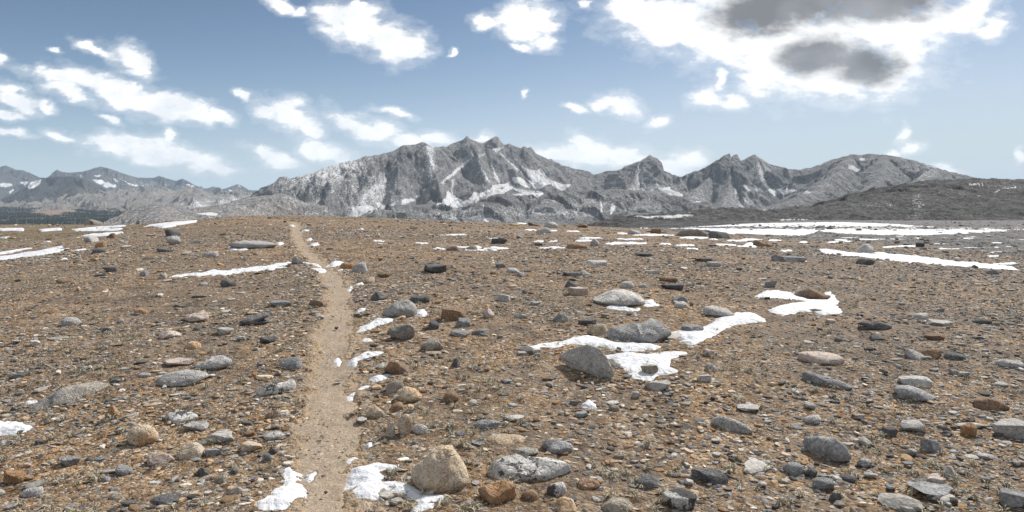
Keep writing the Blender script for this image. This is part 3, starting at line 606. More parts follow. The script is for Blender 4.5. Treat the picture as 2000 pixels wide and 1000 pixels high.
# box (u0, v0, u1, v1), material, kind, label, outline (photo pixels), landmark name
O4 = lambda *p: scl(p, 500, 500, 2); O5 = lambda *p: scl(p, 1000, 500, 2); O6 = lambda *p: scl(p, 1500, 500, 2); O3 = lambda *p: scl(p, 0, 500, 2)
HERO = [
 ((804,868,919,972),'tan','r','big rounded tan granite boulder speckled with black beside the curling snow', O4((610,850),(620,825),(660,790),(688,752),(720,737),(765,742),(795,785),(820,835),(838,885),(815,915),(740,940),(660,942),(622,912)), 'the big tan boulder'),
 ((745,586,814,625),'grey','r','rounded grey granite boulder right of the trail with a snow sliver at its foot', O4((490,228),(510,200),(545,178),(590,172),(622,192),(630,222),(610,245),(560,250),(500,248)), 'the rounded grey boulder by the trail'),
 ((757,632,811,669),'olive','a','brown-grey squared block just below the rounded grey boulder by the trail', O4((515,292),(520,280),(560,268),(600,264),(620,278),(622,315),(600,332),(540,338),(518,325)), 'the brown-grey block'),
 ((821,660,868,687),'olive','a','low tan and grey stone right of the brown-grey block', None, 'the low tan and grey stone'),
 ((752,701,805,731),'brown','a','reddish brown flat-topped stone right of the trail above a snow sliver', None, 'the reddish brown stone'),
 ((752,742,792,772),'olive','r','dark grey-brown rounded stone touching a tan elongated one', None, None),
 ((775,752,828,789),'tan','r','elongated stone with a tan end leaning on a dark grey-brown one', O4((550,530),(580,508),(620,518),(655,548),(650,570),(610,578),(570,560)), 'the elongated tan-ended stone'),
 ((712,792,752,822),'tan','a','tan stone coming to a peak at the right trail edge', O4((425,625),(440,600),(462,585),(490,602),(506,622),(480,645),(440,642)), 'the tan peaked stone'),
 ((772,806,806,860),'tan','a','tall narrow stone with an orange-tan right face, standing on end', O4((545,700),(550,650),(570,620),(595,612),(612,630),(608,680),(595,718),(560,720)), 'the tall narrow stone'),
 ((804,828,835,851),'light','r','pale grey rounded stone just right of the tall narrow stone', None, None),
 ((752,822,774,858),'olive','a','small upright grey-tan stone left against the tall narrow stone', None, None),
 ((762,785,790,804),'brown','r','brown stone right of the tan peaked stone', None, None),
 ((720,569,760,592),'dark','a','dark brown wedge-shaped rock beyond the rounded grey boulder', O4((440,180),(445,160),(465,138),(490,142),(518,165),(520,185),(480,187)), 'the dark wedge rock'),
 ((800,578,840,595),'dark','f','dark flat rock behind the right shoulder of the rounded grey boulder', None, None),
 ((688,512,719,533),'grey','a','dark grey upright stone at the end of the snow right of the trail bend', None, 'the grey stone at the trail bend'),
 ((665,512,692,526),'rust','r','rusty brown stone between the snow and the grey stone at the trail bend', None, None),
 ((697,541,732,555),'tan','f','tan flat stone with snow scraps at its left, right of the trail', None, 'the tan flat stone by the trail'),
 ((938,597,968,626),'pink','a','pinkish upright triangular stone standing alone amid gravel', O4((875,245),(882,215),(905,195),(922,212),(936,235),(930,252),(895,254)), 'the pinkish upright stone'),
 ((862,600,910,628),'brown','f','brown slanting flat stone left of the pinkish upright stone', None, 'the brown slanting stone'),
 ((835,625,858,646),'dark','a','dark grey pointed stone right of the brown-grey block', None, None),
 ((890,621,919,641),'slate','a','blue-grey faceted stone below the brown slanting stone', None, None),
 ((880,697,898,718),'dark','a','small black angular stone on bare gravel right of the reddish brown stone', None, 'the small black stone'),
 ((922,643,951,655),'slate','f','flat pale blue-grey plate right of the low tan and grey stone', None, None),
 ((547,697,590,722),'slate','r','grey smooth flat-bottomed stone at the left edge of the trail', None, 'the smooth grey stone left of the trail'),
 ((502,740,579,785),'mott','f','wide grey rock with tan underside at the left edge of the trail', O4((5,530),(20,510),(70,495),(110,492),(145,480),(158,505),(155,530),(110,545),(60,562),(20,560)), 'the wide grey rock left of the trail'),
 ((950,890,1120,955),'mott','a','broad white boulder blotched with black lichen near the bottom centre', [(950,925),(960,905),(985,893),(1020,890),(1050,900),(1085,900),(1112,908),(1119,925),(1112,945),(1070,952),(1010,958),(965,955)], 'the broad black-blotched boulder'),
 ((930,940,1010,996),'rust','a','orange-brown blocky stone at the bottom right of the big tan boulder', [(930,958),(945,950),(985,940),(1003,945),(1011,970),(1005,985),(960,993),(935,990)], 'the orange-brown block'),
 ((948,850,1028,875),'tan','f','pale tan flat-topped stone above the broad black-blotched boulder', [(948,858),(965,850),(1005,851),(1028,856),(1026,868),(1000,878),(960,874)], 'the pale tan flat stone'),
 ((1000,877,1053,897),'olive','f','dull tan slab touching the top of the broad black-blotched boulder', None, None),
 ((925,820,980,840),'slate','r','grey double-humped stone above the pale tan flat stone', None, None),
 ((1152,565,1263,601),'light','r','pale humped granite boulder with a long low left tail', O5((305,190),(315,172),(350,155),(385,138),(430,130),(475,140),(508,160),(524,182),(520,200),(470,202),(420,194),(340,196)), 'the pale humped boulder'),
 ((1182,624,1314,680),'spot','a','large grey boulder with a dark flaky face between two snow banks', O5((365,312),(380,283),(440,272),(515,264),(545,252),(570,248),(600,272),(628,305),(612,345),(590,362),(540,352),(480,338),(415,332)), 'the dark-faced grey boulder'),
 ((1090,671,1203,748),'light','a','large leaning angular grey block with a brown right side', O5((180,392),(215,368),(262,358),(297,343),(345,365),(378,410),(406,465),(390,490),(300,497),(255,482),(215,440)), 'the leaning grey block'),
 ((1146,632,1188,654),'tan','a','tan angular stone touching the left end of the dark-faced boulder', None, None),
 ((1372,597,1440,621),'grey','f','long grey stone at the far tip of the snow bank right of centre', O5((745,215),(752,198),(790,195),(840,205),(878,236),(868,243),(810,238),(760,230)), 'the long grey stone at the snow tip'),
 ((1211,549,1238,565),'light','r','small pale rounded stone directly behind the pale humped boulder', None, None),
 ((1247,554,1266,563),'light','r','small white oval stone right behind the pale humped boulder', None, None),
 ((1107,560,1150,576),'pink','f','pinkish flat stone with a brown end left of the pale humped boulder', None, 'the pinkish flat stone'),
 ((1103,549,1128,563),'dark','a','dark stone sitting on the back of the pinkish flat stone', None, None),
 ((1080,610,1111,631),'slate','a','ribbed grey stone alone left of the pale humped boulder', None, 'the ribbed grey stone'),
 ((1387,811,1474,854),'grey','r','speckled grey oblong boulder on open gravel right of the lower snow', O5((775,650),(790,632),(820,622),(870,640),(915,660),(945,685),(935,705),(880,705),(820,680)), 'the speckled oblong boulder'),
 ((1351,916,1419,947),'dark','f','black flat slate lying near the bottom right of centre', None, 'the black flat slate'),
 ((1127,936,1172,960),'brown','r','brown rounded stone near the bottom right of the black-blotched boulder', None, 'the brown bottom stone'),
 ((1175,974,1236,1004),'olive','r','smooth round tan-grey stone at the bottom edge', None, 'the round bottom-edge stone'),
 ((1293,962,1364,996),'mott','f','flat white-streaked grey rock at the bottom edge', None, 'the white-streaked bottom rock'),
 ((1067,862,1121,890),'slate','r','grey stone above the right end of the black-blotched boulder', None, None),
 ((1067,942,1108,975),'mott','r','speckled grey-white stone touching the bottom right of the black-blotched boulder', None, None),
 ((1072,972,1129,1004),'tan','a','tan angular stone on the bottom edge left of the round one', None, None),
 ((1017,957,1052,983),'brown','r','brown stone tucked under the black-blotched boulder', None, None),
 ((1375,709,1401,730),'grey','r','grey round stone right of the broad lower snow patch', None, None),
 ((1250,711,1286,735),'olive','f','flat olive-brown stone melting through the broad snow patch', None, None),
 ((1260,745,1310,766),'light','f','pale grey low stone just below the broad snow patch', None, None),
 ((1374,682,1396,700),'pink','a','small pinkish-white angular stone right of the snow patch tip', None, None),
 ((1361,731,1391,750),'light','f','pale grey layered stone below the grey round stone right of the snow', None, None),
 ((1233,765,1250,779),'light','a','small square near-white stone on gravel below the broad snow patch', None, None),
 ((1122,804,1150,818),'slate','f','flat blue-grey stone below the lone snow spot', None, None),
 ((1331,634,1374,650),'slate','f','flat grey slab lying in the long snow bank', None, None),
 ((1437,792,1486,807),'light','f','thin pale slab above the speckled oblong boulder', None, None),
 ((1240,930,1291,957),'dark','r','dark grey rock near the bottom between brown stone and black slate', None, None),
 ((1567,724,1669,767),'spot','r','grey slab-like boulder with one black lichen spot and raised left end', O6((133,495),(138,455),(165,452),(200,465),(260,480),(310,502),(337,530),(270,530),(190,520)), 'the black-spotted slab'),
 ((1570,852,1663,908),'spot','r','dark grey boulder with a black lichen spot near the lower right', O6((138,735),(145,708),(200,705),(260,712),(300,745),(326,780),(322,815),(270,805),(190,775),(150,765)), 'the dark lichen-spotted boulder'),
 ((1560,685,1643,716),'pink','r','pinkish low boulder with an orange right end', O6((120,400),(130,378),(170,374),(240,380),(280,388),(287,405),(260,425),(200,430),(140,415)), 'the pinkish low boulder'),
 ((1672,626,1746,647),'dark','r','smooth dark blue-grey hump with a fleck of snow at its right foot', O6((345,265),(370,255),(430,253),(470,262),(490,278),(470,292),(430,290),(380,275)), 'the dark blue-grey hump'),
 ((1554,560,1620,586),'brown','r','brown-grey hump rising out of the hooked snow patch', O6((108,160),(120,138),(150,124),(180,128),(215,148),(242,170),(190,172),(140,165)), 'the hump in the hooked snow'),
 ((1580,602,1620,614),'olive','f','flat grey-brown stone in the front of the hooked snow patch', None, None),
 ((1747,753,1821,788),'spot','r','grey-brown oval boulder with a dark right end', O6((495,530),(515,508),(560,508),(610,525),(650,550),(648,568),(600,573),(540,560)), 'the grey-brown oval boulder'),
 ((1757,736,1821,760),'light','f','pale ribbed slab directly behind the grey-brown oval boulder', None, None),
 ((1900,776,1968,803),'brown','r','dark brown long smooth rock towards the right edge', None, 'the dark brown long rock'),
 ((1876,826,1908,853),'rust','r','dark rusty rounded stone below the dark brown long rock', None, 'the rusty rounded stone'),
 ((1940,824,2020,864),'light','f','wide pale cracked slab at the right edge', None, 'the pale cracked slab'),
 ((1531,903,1571,927),'slate','r','grey domed stone left below the dark lichen-spotted boulder', None, None),
 ((1572,912,1597,931),'dark','a','small dark stone under the dark lichen-spotted boulder', None, None),
 ((1588,936,1631,958),'slate','f','flat grey tilted plate below the dark lichen-spotted boulder', None, None),
 ((1945,701,1997,721),'grey','r','low rounded grey boulder near the right edge', None, 'the low grey boulder at the right edge'),
 ((1766,682,1806,706),'grey','a','sloping grey rock split from its brown right-hand neighbour', None, 'the sloping grey rock'),
 ((1800,680,1843,705),'brown','a','brown sloping slab leaning against the sloping grey rock', None, None),
 ((1840,687,1884,707),'dark','r','dark round-backed rock right of the sloping slabs', None, None),
 ((1697,654,1726,667),'dark','a','small dark pyramid stone below the dark blue-grey hump', None, None),
 ((1900,622,1936,634),'dark','r','dark low mound among gravel at far right', None, 'the dark low mound'),
 ((1805,652,1843,667),'brown','f','dark brown low rock above the sloping slabs', None, None),
 ((1757,825,1807,846),'light','f','pale tilted slab below the grey-brown oval boulder', None, None),
 ((1952,958,2008,992),'slate','f','blue-grey tilted slab at the bottom right corner', None, 'the corner slab'),
 ((1780,950,1862,976),'slate','f','stack-like long grey slab near the bottom right', None, 'the long bottom right slab'),
 ((1772,937,1813,951),'dark','f','dark thin slab on top left of the long grey slab', None, None),
 ((1845,910,1868,934),'light','a','pale rough stone above the long grey slab', None, None),
 ((1812,932,1846,953),'pink','f','pinkish pale thin slab just above the long grey slab', None, None),
 ((1780,611,1813,624),'grey','f','grey leaning plate left of the pale flat stone at right', None, None),
 ((1810,625,1861,638),'light','f','pale wide flat stone right of the dark blue-grey hump', None, None),
 ((1617,959,1643,979),'dark','a','small dark blocky stone under the flat tilted plate', None, None),
 ((1800,856,1841,884),'slate','f','blue-grey flat plate in a litter of shards at right', None, None),
 ((42,748,221,832),'olive','r','big brown-grey boulder half buried at left with a pale right crown', O3((85,650),(110,600),(150,568),(205,535),(260,510),(340,497),(400,500),(440,520),(400,560),(330,605),(260,645),(190,663),(120,664)), 'the big half-buried boulder'),
 ((251,830,308,873),'tan','r','rounded tan boulder speckled black in the left foreground', O3((502,705),(508,680),(530,665),(565,660),(600,675),(616,705),(605,730),(560,745),(520,742)), 'the rounded tan boulder at left'),
 ((312,802,388,835),'mott','a','black-and-white mottled rock in the left foreground', O3((625,640),(640,618),(680,605),(730,608),(765,625),(776,645),(750,665),(690,668),(640,660)), 'the mottled rock at left'),
 ((302,725,408,759),'grey','f','long low grey slab left of the trail', O3((605,490),(630,468),(690,450),(760,452),(812,462),(815,480),(760,490),(690,500),(625,515)), 'the long low grey slab'),
 ((378,696,453,724),'grey','r','low dark grey rock behind the long low grey slab', O3((760,440),(790,415),(830,395),(870,390),(900,402),(908,425),(870,440),(800,445)), 'the low dark grey rock'),
 ((345,604,408,634),'pink','a','pale tan rock with a sharp right crest and sloping left tail', O3((690,265),(720,240),(760,222),(785,208),(808,225),(815,250),(780,262),(720,270)), 'the sharp-crested tan rock'),
 ((207,791,235,817),'rust','a','small brown angular stone right of the big half-buried boulder', None, None),
 ((345,864,398,901),'tan','r','lumpy tan stone right of the rounded tan boulder at left', None, 'the lumpy tan stone'),
 ((290,884,338,912),'pink','r','tan-grey mound-like stone below the rounded tan boulder at left', None, None),
 ((227,908,258,930),'slate','r','blue-grey rounded stone near the bottom left', None, 'the blue-grey rounded stone'),
 ((295,965,355,993),'dark','r','dark grey rounded rock at the bottom left edge', None, 'the dark grey bottom rock'),
 ((381,912,411,935),'dark','a','dark grey angular stone in a cluster left of the trail foot', None, 'the dark angular stone'),
 ((416,926,442,949),'olive','r','brown rounded stone in the cluster left of the trail foot', None, None),
 ((447,949,474,971),'olive','a','tan-grey stone at the bottom left of the ragged snow', None, None),
 ((8,917,51,946),'rust','f','brown flat stone near the bottom left corner', None, 'the brown corner stone'),
 ((45,950,83,974),'grey','r','grey rounded stone in the bottom left corner', None, None),
 ((115,894,157,911),'slate','f','flat blue-grey stone below the big half-buried boulder', None, 'the flat stone below the half-buried boulder'),
 ((424,545,463,565),'dark','a','dark squarish chunk on brown gravel left of the trail', O3((848,118),(855,95),(885,92),(915,98),(926,118),(900,126),(860,130)), 'the dark squarish chunk'),
 ((467,611,528,636),'dark','f','dark tilted slab halfway to the trail', O3((934,270),(945,250),(975,235),(1010,230),(1050,226),(1055,235),(1010,255),(965,268)), 'the dark tilted slab'),
 ((262,601,290,615),'rust','r','small rusty brown stone alone on the left gravel', None, 'the small rusty stone'),
 ((272,729,298,740),'slate','f','small near-white flat stone left of the long low grey slab', None, None),
 ((310,645,351,661),'pink','a','pinkish-white stone below the sharp-crested tan rock', None, 'the pinkish-white stone'),
 ((364,666,393,683),'tan','r','small tan round stone below the pinkish-white stone', None, None),
 ((421,639,456,653),'light','f','pale grey flat stone left of the dark tilted slab', None, None),
 ((112,544,151,556),'brown','a','dark brown wedge on the far left gravel', None, 'the dark brown wedge at left'),
 ((217,737,241,751),'dark','a','small black stone behind the big half-buried boulder', None, None),
 ((322,702,378,718),'pink','f','low pinkish patch-like rock above the long low grey slab', None, None),
 ((120,619,156,637),'grey','r','low grey stone alone on the far left', None, 'the low grey stone at far left'),
 ((470,864,512,886),'tan','f','tan flat stone in the pile at the left trail edge', None, 'the tan stone in the trail-side pile'),
 ((405,844,461,866),'light','f','pale grey broken slab right of the rounded tan boulder at left', None, 'the pale broken slab'),
 ((400,875,433,893),'slate','f','blue-grey flat stone beside the lumpy tan stone', None, None),
 ((362,826,408,843),'light','f','pale layered stone under the mottled rock at left', None, None),
 ((525,872,541,889),'dark','r','small dark round stone of a pair left of the trail', None, None),
 ((513,885,531,903),'slate','r','dark blue-grey round stone of a pair left of the trail', None, None),
 ((513,843,556,862),'grey','r','grey low stone left of the trail above the dark pair', None, None),
 ((520,802,548,820),'brown','r','brown rounded stone in the pile left of the trail', None, None),
 ((505,659,538,670),'dark','f','black flat thin stone left of the trail', None, 'the black flat thin stone'),
 ((602,584,633,600),'brown','f','brown flat rock leaning out at the left trail edge', None, 'the brown rock at the trail edge'),
 ((528,587,571,602),'slate','f','grey layered slab left of the upper trail', None, None),
 ((1674,475,1717,498),'grey','a','isolated pointed grey boulder at the start of the long right snow strip', zC([(695,850),(720,815),(760,785),(800,782),(835,810),(862,870),(800,878),(720,868)]), 'the pointed grey boulder'),
 ((1672,505,1706,518),'dark','f','dark low rock with snow at its foot below the pointed grey boulder', None, None),
 ((1508,499,1576,514),'slate','f','long dark flat slab left of the long right snow strip', None, 'the long dark far slab'),
 ((1315,447,1385,463),'olive','r','wide pale brown hump at the hill edge before the snow bank', zF([(460,850),(480,830),(520,800),(590,792),(650,795),(710,820),(740,850),(700,858),(560,858)]), 'the wide pale hump'),
 ((1385,451,1426,467),'dark','r','dark hump right of the wide pale one', None, None),
 ((1470,468,1511,484),'brown','a','brown sharp-edged block with snow banked on its left', zF([(1082,930),(1085,880),(1110,873),(1160,885),(1240,928),(1170,938)]), 'the brown sharp-edged block'),
 ((1127,432,1153,446),'brown','a','dark red peaked boulder on the skyline near the centre', zE([(1105,775),(1125,742),(1160,735),(1190,755),(1212,777)]), 'the dark red skyline boulder'),
 ((1029,431,1055,442),'brown','a','reddish tilted slab on the skyline left of the dark red boulder', zE([(720,745),(728,730),(760,742),(820,765),(800,772),(740,770)]), 'the reddish skyline slab'),
 ((1062,433,1091,446),'grey','r','grey rounded boulder on the skyline between the two reddish ones', None, None),
 ((1150,464,1180,482),'grey','a','grey peaked rock in the far snow streaks', zE([(1205,920),(1220,880),(1245,863),(1280,885),(1315,920)]), 'the grey peaked far rock'),
 ((1106,474,1148,488),'brown','r','dark brown to pink low boulder left below the grey peaked far rock', None, 'the low brown-pink boulder'),
 ((959,465,991,477),'dark','f','dark flat-topped rock with snow on its left, far centre', None, 'the dark far flat-topped rock'),
 ((1269,446,1292,458),'brown','a','small brown peak-shaped rock left of the wide pale hump', None, None),
 ((1226,448,1252,459),'grey','r','grey low rock with a snow cap foot left of the small brown peak', None, None),
 ((871,480,896,492),'brown','r','brown mound at the left end of far snow streaks', None, 'the brown far mound'),
 ((909,479,933,491),'olive','r','grey-tan mound right beside the brown mound', None, None),
 ((1047,444,1077,456),'grey','r','grey far mound below the reddish skyline slab', None, None),
 ((321,459,353,479),'grey','a','grey squared boulder alone on the left hillside', zD([(1285,690),(1300,655),(1340,640),(1390,645),(1412,690),(1380,712),(1300,712)]), 'the grey squared boulder'),
 ((323,447,353,462),'dark','a','dark rock just behind the grey squared boulder', None, None),
 ((166,460,194,474),'grey','a','grey wedge rock on the far left bench', None, 'the grey wedge on the bench'),
 ((209,455,227,467),'brown','r','brown rock on the bench next to the grey wedge', None, None),
 ((187,471,208,483),'rust','r','rusty orange rock right below the grey wedge on the bench', None, None),
 ((180,484,210,497),'dark','r','dark rounded rock below the rusty orange one at left', None, None),
 ((445,468,541,487),'grey','f','long flat slab with a dark front and pale top left of the trail bend', zA([(175,330),(190,300),(240,288),(320,278),(420,280),(500,292),(565,305),(545,325),(470,330),(340,335),(240,335)]), 'the long flat slab'),
 ((260,429,278,438),'brown','r','brown rock poking over the left shoulder skyline', None, None),
 ((166,428,200,439),'olive','f','flat tilted rock on the far bench skyline', None, None),
 ((308,484,339,494),'dark','f','dark flat rock below the grey squared boulder', None, 'the dark flat rock on the left slope'),
 ((395,491,428,504),'light','r','pale domed rock left below the long flat slab', None, 'the pale domed rock'),
 ((272,528,292,541),'slate','a','grey pointed stone left of the long narrow snow strip', None, None),
 ((309,533,327,545),'grey','a','grey stone at the left tip of the long narrow snow strip', None, None),
 ((202,520,231,532),'dark','f','dark flat stone on the left slope', None, 'the dark flat stone on the slope'),
 ((570,501,592,516),'slate','a','grey stone standing in the snow strip left of the trail', None, 'the grey stone in the strip'),
 ((826,515,872,533),'dark','f','dark fractured slab pair right of the trail bend', None, 'the dark fractured slab'),
 ((989,523,1016,534),'grey','r','grey oval stone far centre', None, 'the grey oval stone'),
 ((1009,530,1025,541),'slate','a','small grey stone right below the grey oval stone', None, None),
 ((972,574,997,589),'grey','a','grey hump stone above the pinkish upright stone', None, None),
 ((1099,531,1134,542),'dark','f','very dark flat rock far centre right', None, 'the very dark flat rock'),
 ((1131,528,1156,540),'grey','a','grey broken rock touching the right of the very dark flat rock', None, None),
 ((1129,624,1166,635),'dark','f','dark grey flat stone behind the tan angular one', None, None),
 ((1006,613,1031,626),'slate','a','pale slate stone right of the pinkish upright stone', None, None),
 ((1312,576,1343,592),'slate','r','grey rounded stone right of the pale humped boulder', None, 'the grey rounded stone right of the hump'),
 ((1317,589,1341,602),'grey','r','grey low stone under the grey rounded one', None, None),
 ((1287,540,1323,552),'brown','f','brown square-cut flat rock behind right of the pale humped boulder', None, 'the brown square-cut rock'),
 ((1290,554,1336,567),'dark','f','dark blue flat rock below the brown square-cut one', None, None),
 ((1258,526,1292,536),'light','f','pale thin slab in the far right of centre', None, 'the pale thin far slab'),
 ((1354,504,1392,513),'dark','f','black thin far slab right of centre', None, 'the black thin far slab'),
 ((1379,511,1408,522),'light','f','pale bar-like slab under the black thin far slab', None, None),
 ((1140,508,1186,520),'grey','f','wide low grey far rock near the centre', None, 'the wide low far rock'),
 ((1239,493,1274,502),'dark','f','dark jagged line of rock far right of centre', None, 'the dark jagged far rock'),
]
YAW = {'the big half-buried boulder': ((42,820),(220,772)), 'the leaning grey block': ((1107,720),(1202,745)), 'the black-spotted slab': ((1567,749),(1668,765)), 'the dark lichen-spotted boulder': ((1575,882),(1661,907)), 'the speckled oblong boulder': ((1390,832),(1472,852)), 'the wide grey rock left of the trail': ((505,775),(577,765))}
def build_rocks():
    for h in HERO:
        if h[5]: LAND.append(((h[0][0]+h[0][2])/2, (h[0][1]+h[0][3])/2, h[5]))
        USED.add(h[3])
def place_heroes():
    for box, m, kind, label, outl, nm in HERO:
        place_rock(box, m, kind, label, outl, yaw=YAW.get(nm))
SIZEW = [(24, 'small'), (34, 'middling'), (999, 'larger')]
def auto_rocks(n):
    rs = np.random.default_rng(21); done = 0; tries = 0
    used = [h[0] for h in HERO]
    mats = ['grey', 'slate', 'olive', 'dark', 'brown', 'light', 'tan', 'pink', 'rust', 'mott', 'spot']
    pr = np.array([.24, .14, .18, .06, .09, .13, .06, .05, .02, .03, .02]); pr /= pr.sum()
    CW = dict(grey='grey', slate='blue-grey', olive='grey-tan', dark='dark grey', brown='brown', light='pale grey', tan='tan', pink='pinkish', rust='rusty brown', mott='lichen-mottled', spot='lichen-spotted grey')
    while done < n and tries < 20000:
        tries += 1
        v = 470+520*rs.random()**.8; u = rs.uniform(10, 1990)
        if u < 560 and v < 500: continue
        if u > 1250 and v < 480: continue
        w = rs.uniform(15, 26)*(1+.7*rs.random()**3)*(.62+.38*(v-440)/500)
        kind = 'f' if rs.random() < .72 else ('a' if rs.random() < .6 else 'r')
        hh = w*(rs.uniform(.3, .45) if kind == 'f' else rs.uniform(.5, .75))
        bx = (u-w/2, v-hh, u+w/2, v)
        if any(bx[0] < b[2]+4 and bx[2] > b[0]-4 and bx[1] < b[3]+3 and bx[3] > b[1]-3 for b in used): continue
        x, y = ground_at(u, v)
        l, r = trail_lr(y); mpx = w*y/F
        if l-mpx*.6 < x < r+mpx*.6: continue
        if in_snow(np.array([u, u-w/2, u+w/2, u, u-w/2, u+w/2, u]), np.array([v, v, v, v-hh, v-hh, v-hh, v+5])).any(): continue
        m = mats[rs.choice(len(mats), p=pr)]
        sz = [s for a, s in SIZEW if w < a][0]
        sh = {'f': 'flat', 'a': 'angular', 'r': 'rounded'}[kind]
        lab = near_label(f'{sz} {sh} {CW[m]} stone', u, v)
        place_rock(bx, m, kind, lab, seed=int(rs.integers(1, 99999)), cat='rock'); used.append(bx); done += 1

# ------------------------------------------------------------------ loose stones, gravel and grass (nobody could count them)
PAL = np.array([(.31, .305, .30), (.25, .26, .27), (.40, .395, .385), (.17, .17, .172), (.09, .09, .095), (.44, .33, .22), (.34, .235, .14), (.50, .42, .33), (.60, .575, .53), (.38, .22, .11), (.26, .18, .12), (.48, .38, .32)])
PPR = np.array([.13, .11, .13, .10, .06, .10, .10, .09, .09, .03, .06, .04]); PPR = PPR/PPR.sum()
def scatter_stones():
    rs = np.random.default_rng(3)
    var1 = [rock_verts(1, 100+i, 'a' if i % 3 else 'r') for i in range(12)]
    var2 = [rock_verts(2, 200+i, 'a' if i % 2 else 'f') for i in range(14)]
    classes = [  # size lo, hi, near, far, density per square metre
     (.008, .016, 3.0, 6.5, 1900), (.015, .030, 2.9, 12.5, 1050), (.030, .055, 2.7, 22, 200), (.055, .10, 2.6, 42, 11), (.10, .19, 3.4, 95, .8), (.19, .42, 9, 230, .10), (.45, 1.1, 45, 420, .011), (.28, .75, 96, 185, .16)]
    for ci, (s0, s1, d0, d1, dens) in enumerate(classes):
        area = .5*2.35*(d1*d1-d0*d0); n = int(area*dens)
        d = np.sqrt(rs.uniform(d0*d0, d1*d1, n)); t = rs.uniform(-1.175/2*2, 1.175/2*2, n)*1.0
        x = d*t*.72; y = d
        n = len(x)
        # more stones of this class in patches, sparser on fine gravel
        cl = fbm2(x/1.9, y/1.9, 61+ci, 3)+.6*fbm2(x/7, y/7, 71, 2)
        u = 1000+F*x/y
        p = .20+2.6*np.clip(cl+.04, 0, .45)+.25*sstep(1300, 1900, u)+(rubble(x, y)*1.5 if ci > 3 else 0)
        if ci in (2, 3): p = p+(.35 if ci == 3 else .22)*sstep(7.5, 3.8, y)*sstep(-.1, .25, cl)
        if ci > 4: p = p*np.clip(rubble(x, y)+sstep(60, 150, y)+(ci == 5)*.35, 0, 1)
        # stone-lined trail edges
        l, r = trail_lr(y); e = np.where(x < l, l-x, np.where(x > r, x-r, -1))
        p = p+np.where((e > 0) & (e < .45), .55*(1-e/.45), 0)
        tm = trail_mask(x, y, .05); tr = {0: .22, 1: .08, 2: .02}.get(ci, .0)
        p = p*np.where(tm > .3, tr, 1)
        g = Hbase(x, y); v = HOR+F*(EYE-g)/y
        p = p*np.where(in_snow(u, v), np.where(y > 60, .9, .09 if ci < 3 else .03 if ci < 4 else .0), 1)
        if ci == 7: p = .8*in_snow(u, v)*sstep(-.15, .1, fbm2(x/5+y/9, y/14, 95, 2))
        k = rs.random(n) < p; x, y, d, u = x[k], y[k], d[k], u[k]; n = len(x)
        s = s0*(s1/s0)**(rs.random(n)**1.5)
        far = (s/d*683) < 2.2
        for lv, sel in ((1, far), (2, ~far)):
            if ci < 2: lv = 1; sel = np.ones(n, bool) if sel is far else np.zeros(n, bool)
            if not sel.any(): continue
            xs, ys, ss = x[sel], y[sel], s[sel]; m = len(xs)
            if ci < 2:
                base = [v for v in var0]; fc = F0
            else:
                base = var1 if lv == 1 else var2; fc = ICO[lv][1]
            vi = rs.integers(0, len(base), m); B = np.array(base)[vi]
            flat = np.where(rs.random(m) < .78, rs.uniform(.18, .38, m), rs.uniform(.45, .8, m))
            S = np.stack([ss*.5*rs.uniform(.9, 1.45, m), ss*.5*rs.uniform(.6, 1.0, m), ss*.5*flat], 1)
            P = B*S[:, None, :]
            yaw = rs.uniform(0, 6.283, m); tx = rs.normal(0, .16, m)
            ct, st = np.cos(tx)[:, None], np.sin(tx)[:, None]
            P = np.stack([P[..., 0], P[..., 1]*ct-P[..., 2]*st, P[..., 1]*st+P[..., 2]*ct], -1)
            cy, sy = np.cos(yaw)[:, None], np.sin(yaw)[:, None]
            P = np.stack([P[..., 0]*cy-P[..., 1]*sy, P[..., 0]*sy+P[..., 1]*cy, P[..., 2]], -1)
            zz = H(xs, ys)+S[:, 2]*rs.uniform(-.25, .6, m)
            P += np.stack([xs, ys, zz], 1)[:, None, :]
            ci_ = rs.choice(len(PAL), m, p=PPR)
            uu = 1000+F*xs/ys
            warm = (ci_ >= 5) & (rs.random(m) < sstep(1250, 1750, uu)*.7); ci_[warm] = rs.integers(0, 5, warm.sum())
            dk = rs.random(m) < rubble(xs, ys)*.8; ci_[dk] = rs.integers(1, 5, dk.sum())
            C = PAL[ci_]*(.42+.78*rs.random((m, 1))**1.2)*np.array([1.02, .98, .92])
            nv = P.shape[1]
            FF = (fc[None]+(np.arange(m)*nv)[:, None, None]).reshape(-1, 3)
            o = make_mesh('gravel' if ci < 3 else 'loose_stones', P.reshape(-1, 3), FF, MSTONE, ci > 1 and lv == 2 and False, dict(Col=np.repeat(C, nv, 0)))
            tag(o, ['fine loose gravel', 'coarse loose gravel', 'scattered pebbles', 'scattered small stones', 'scattered stones', 'scattered far stones', 'far boulder rubble', 'rocks poking through the far snow bank'][ci]+' covering the brown hilltop', kind='stuff')
            print('stones', ci, lv, m)
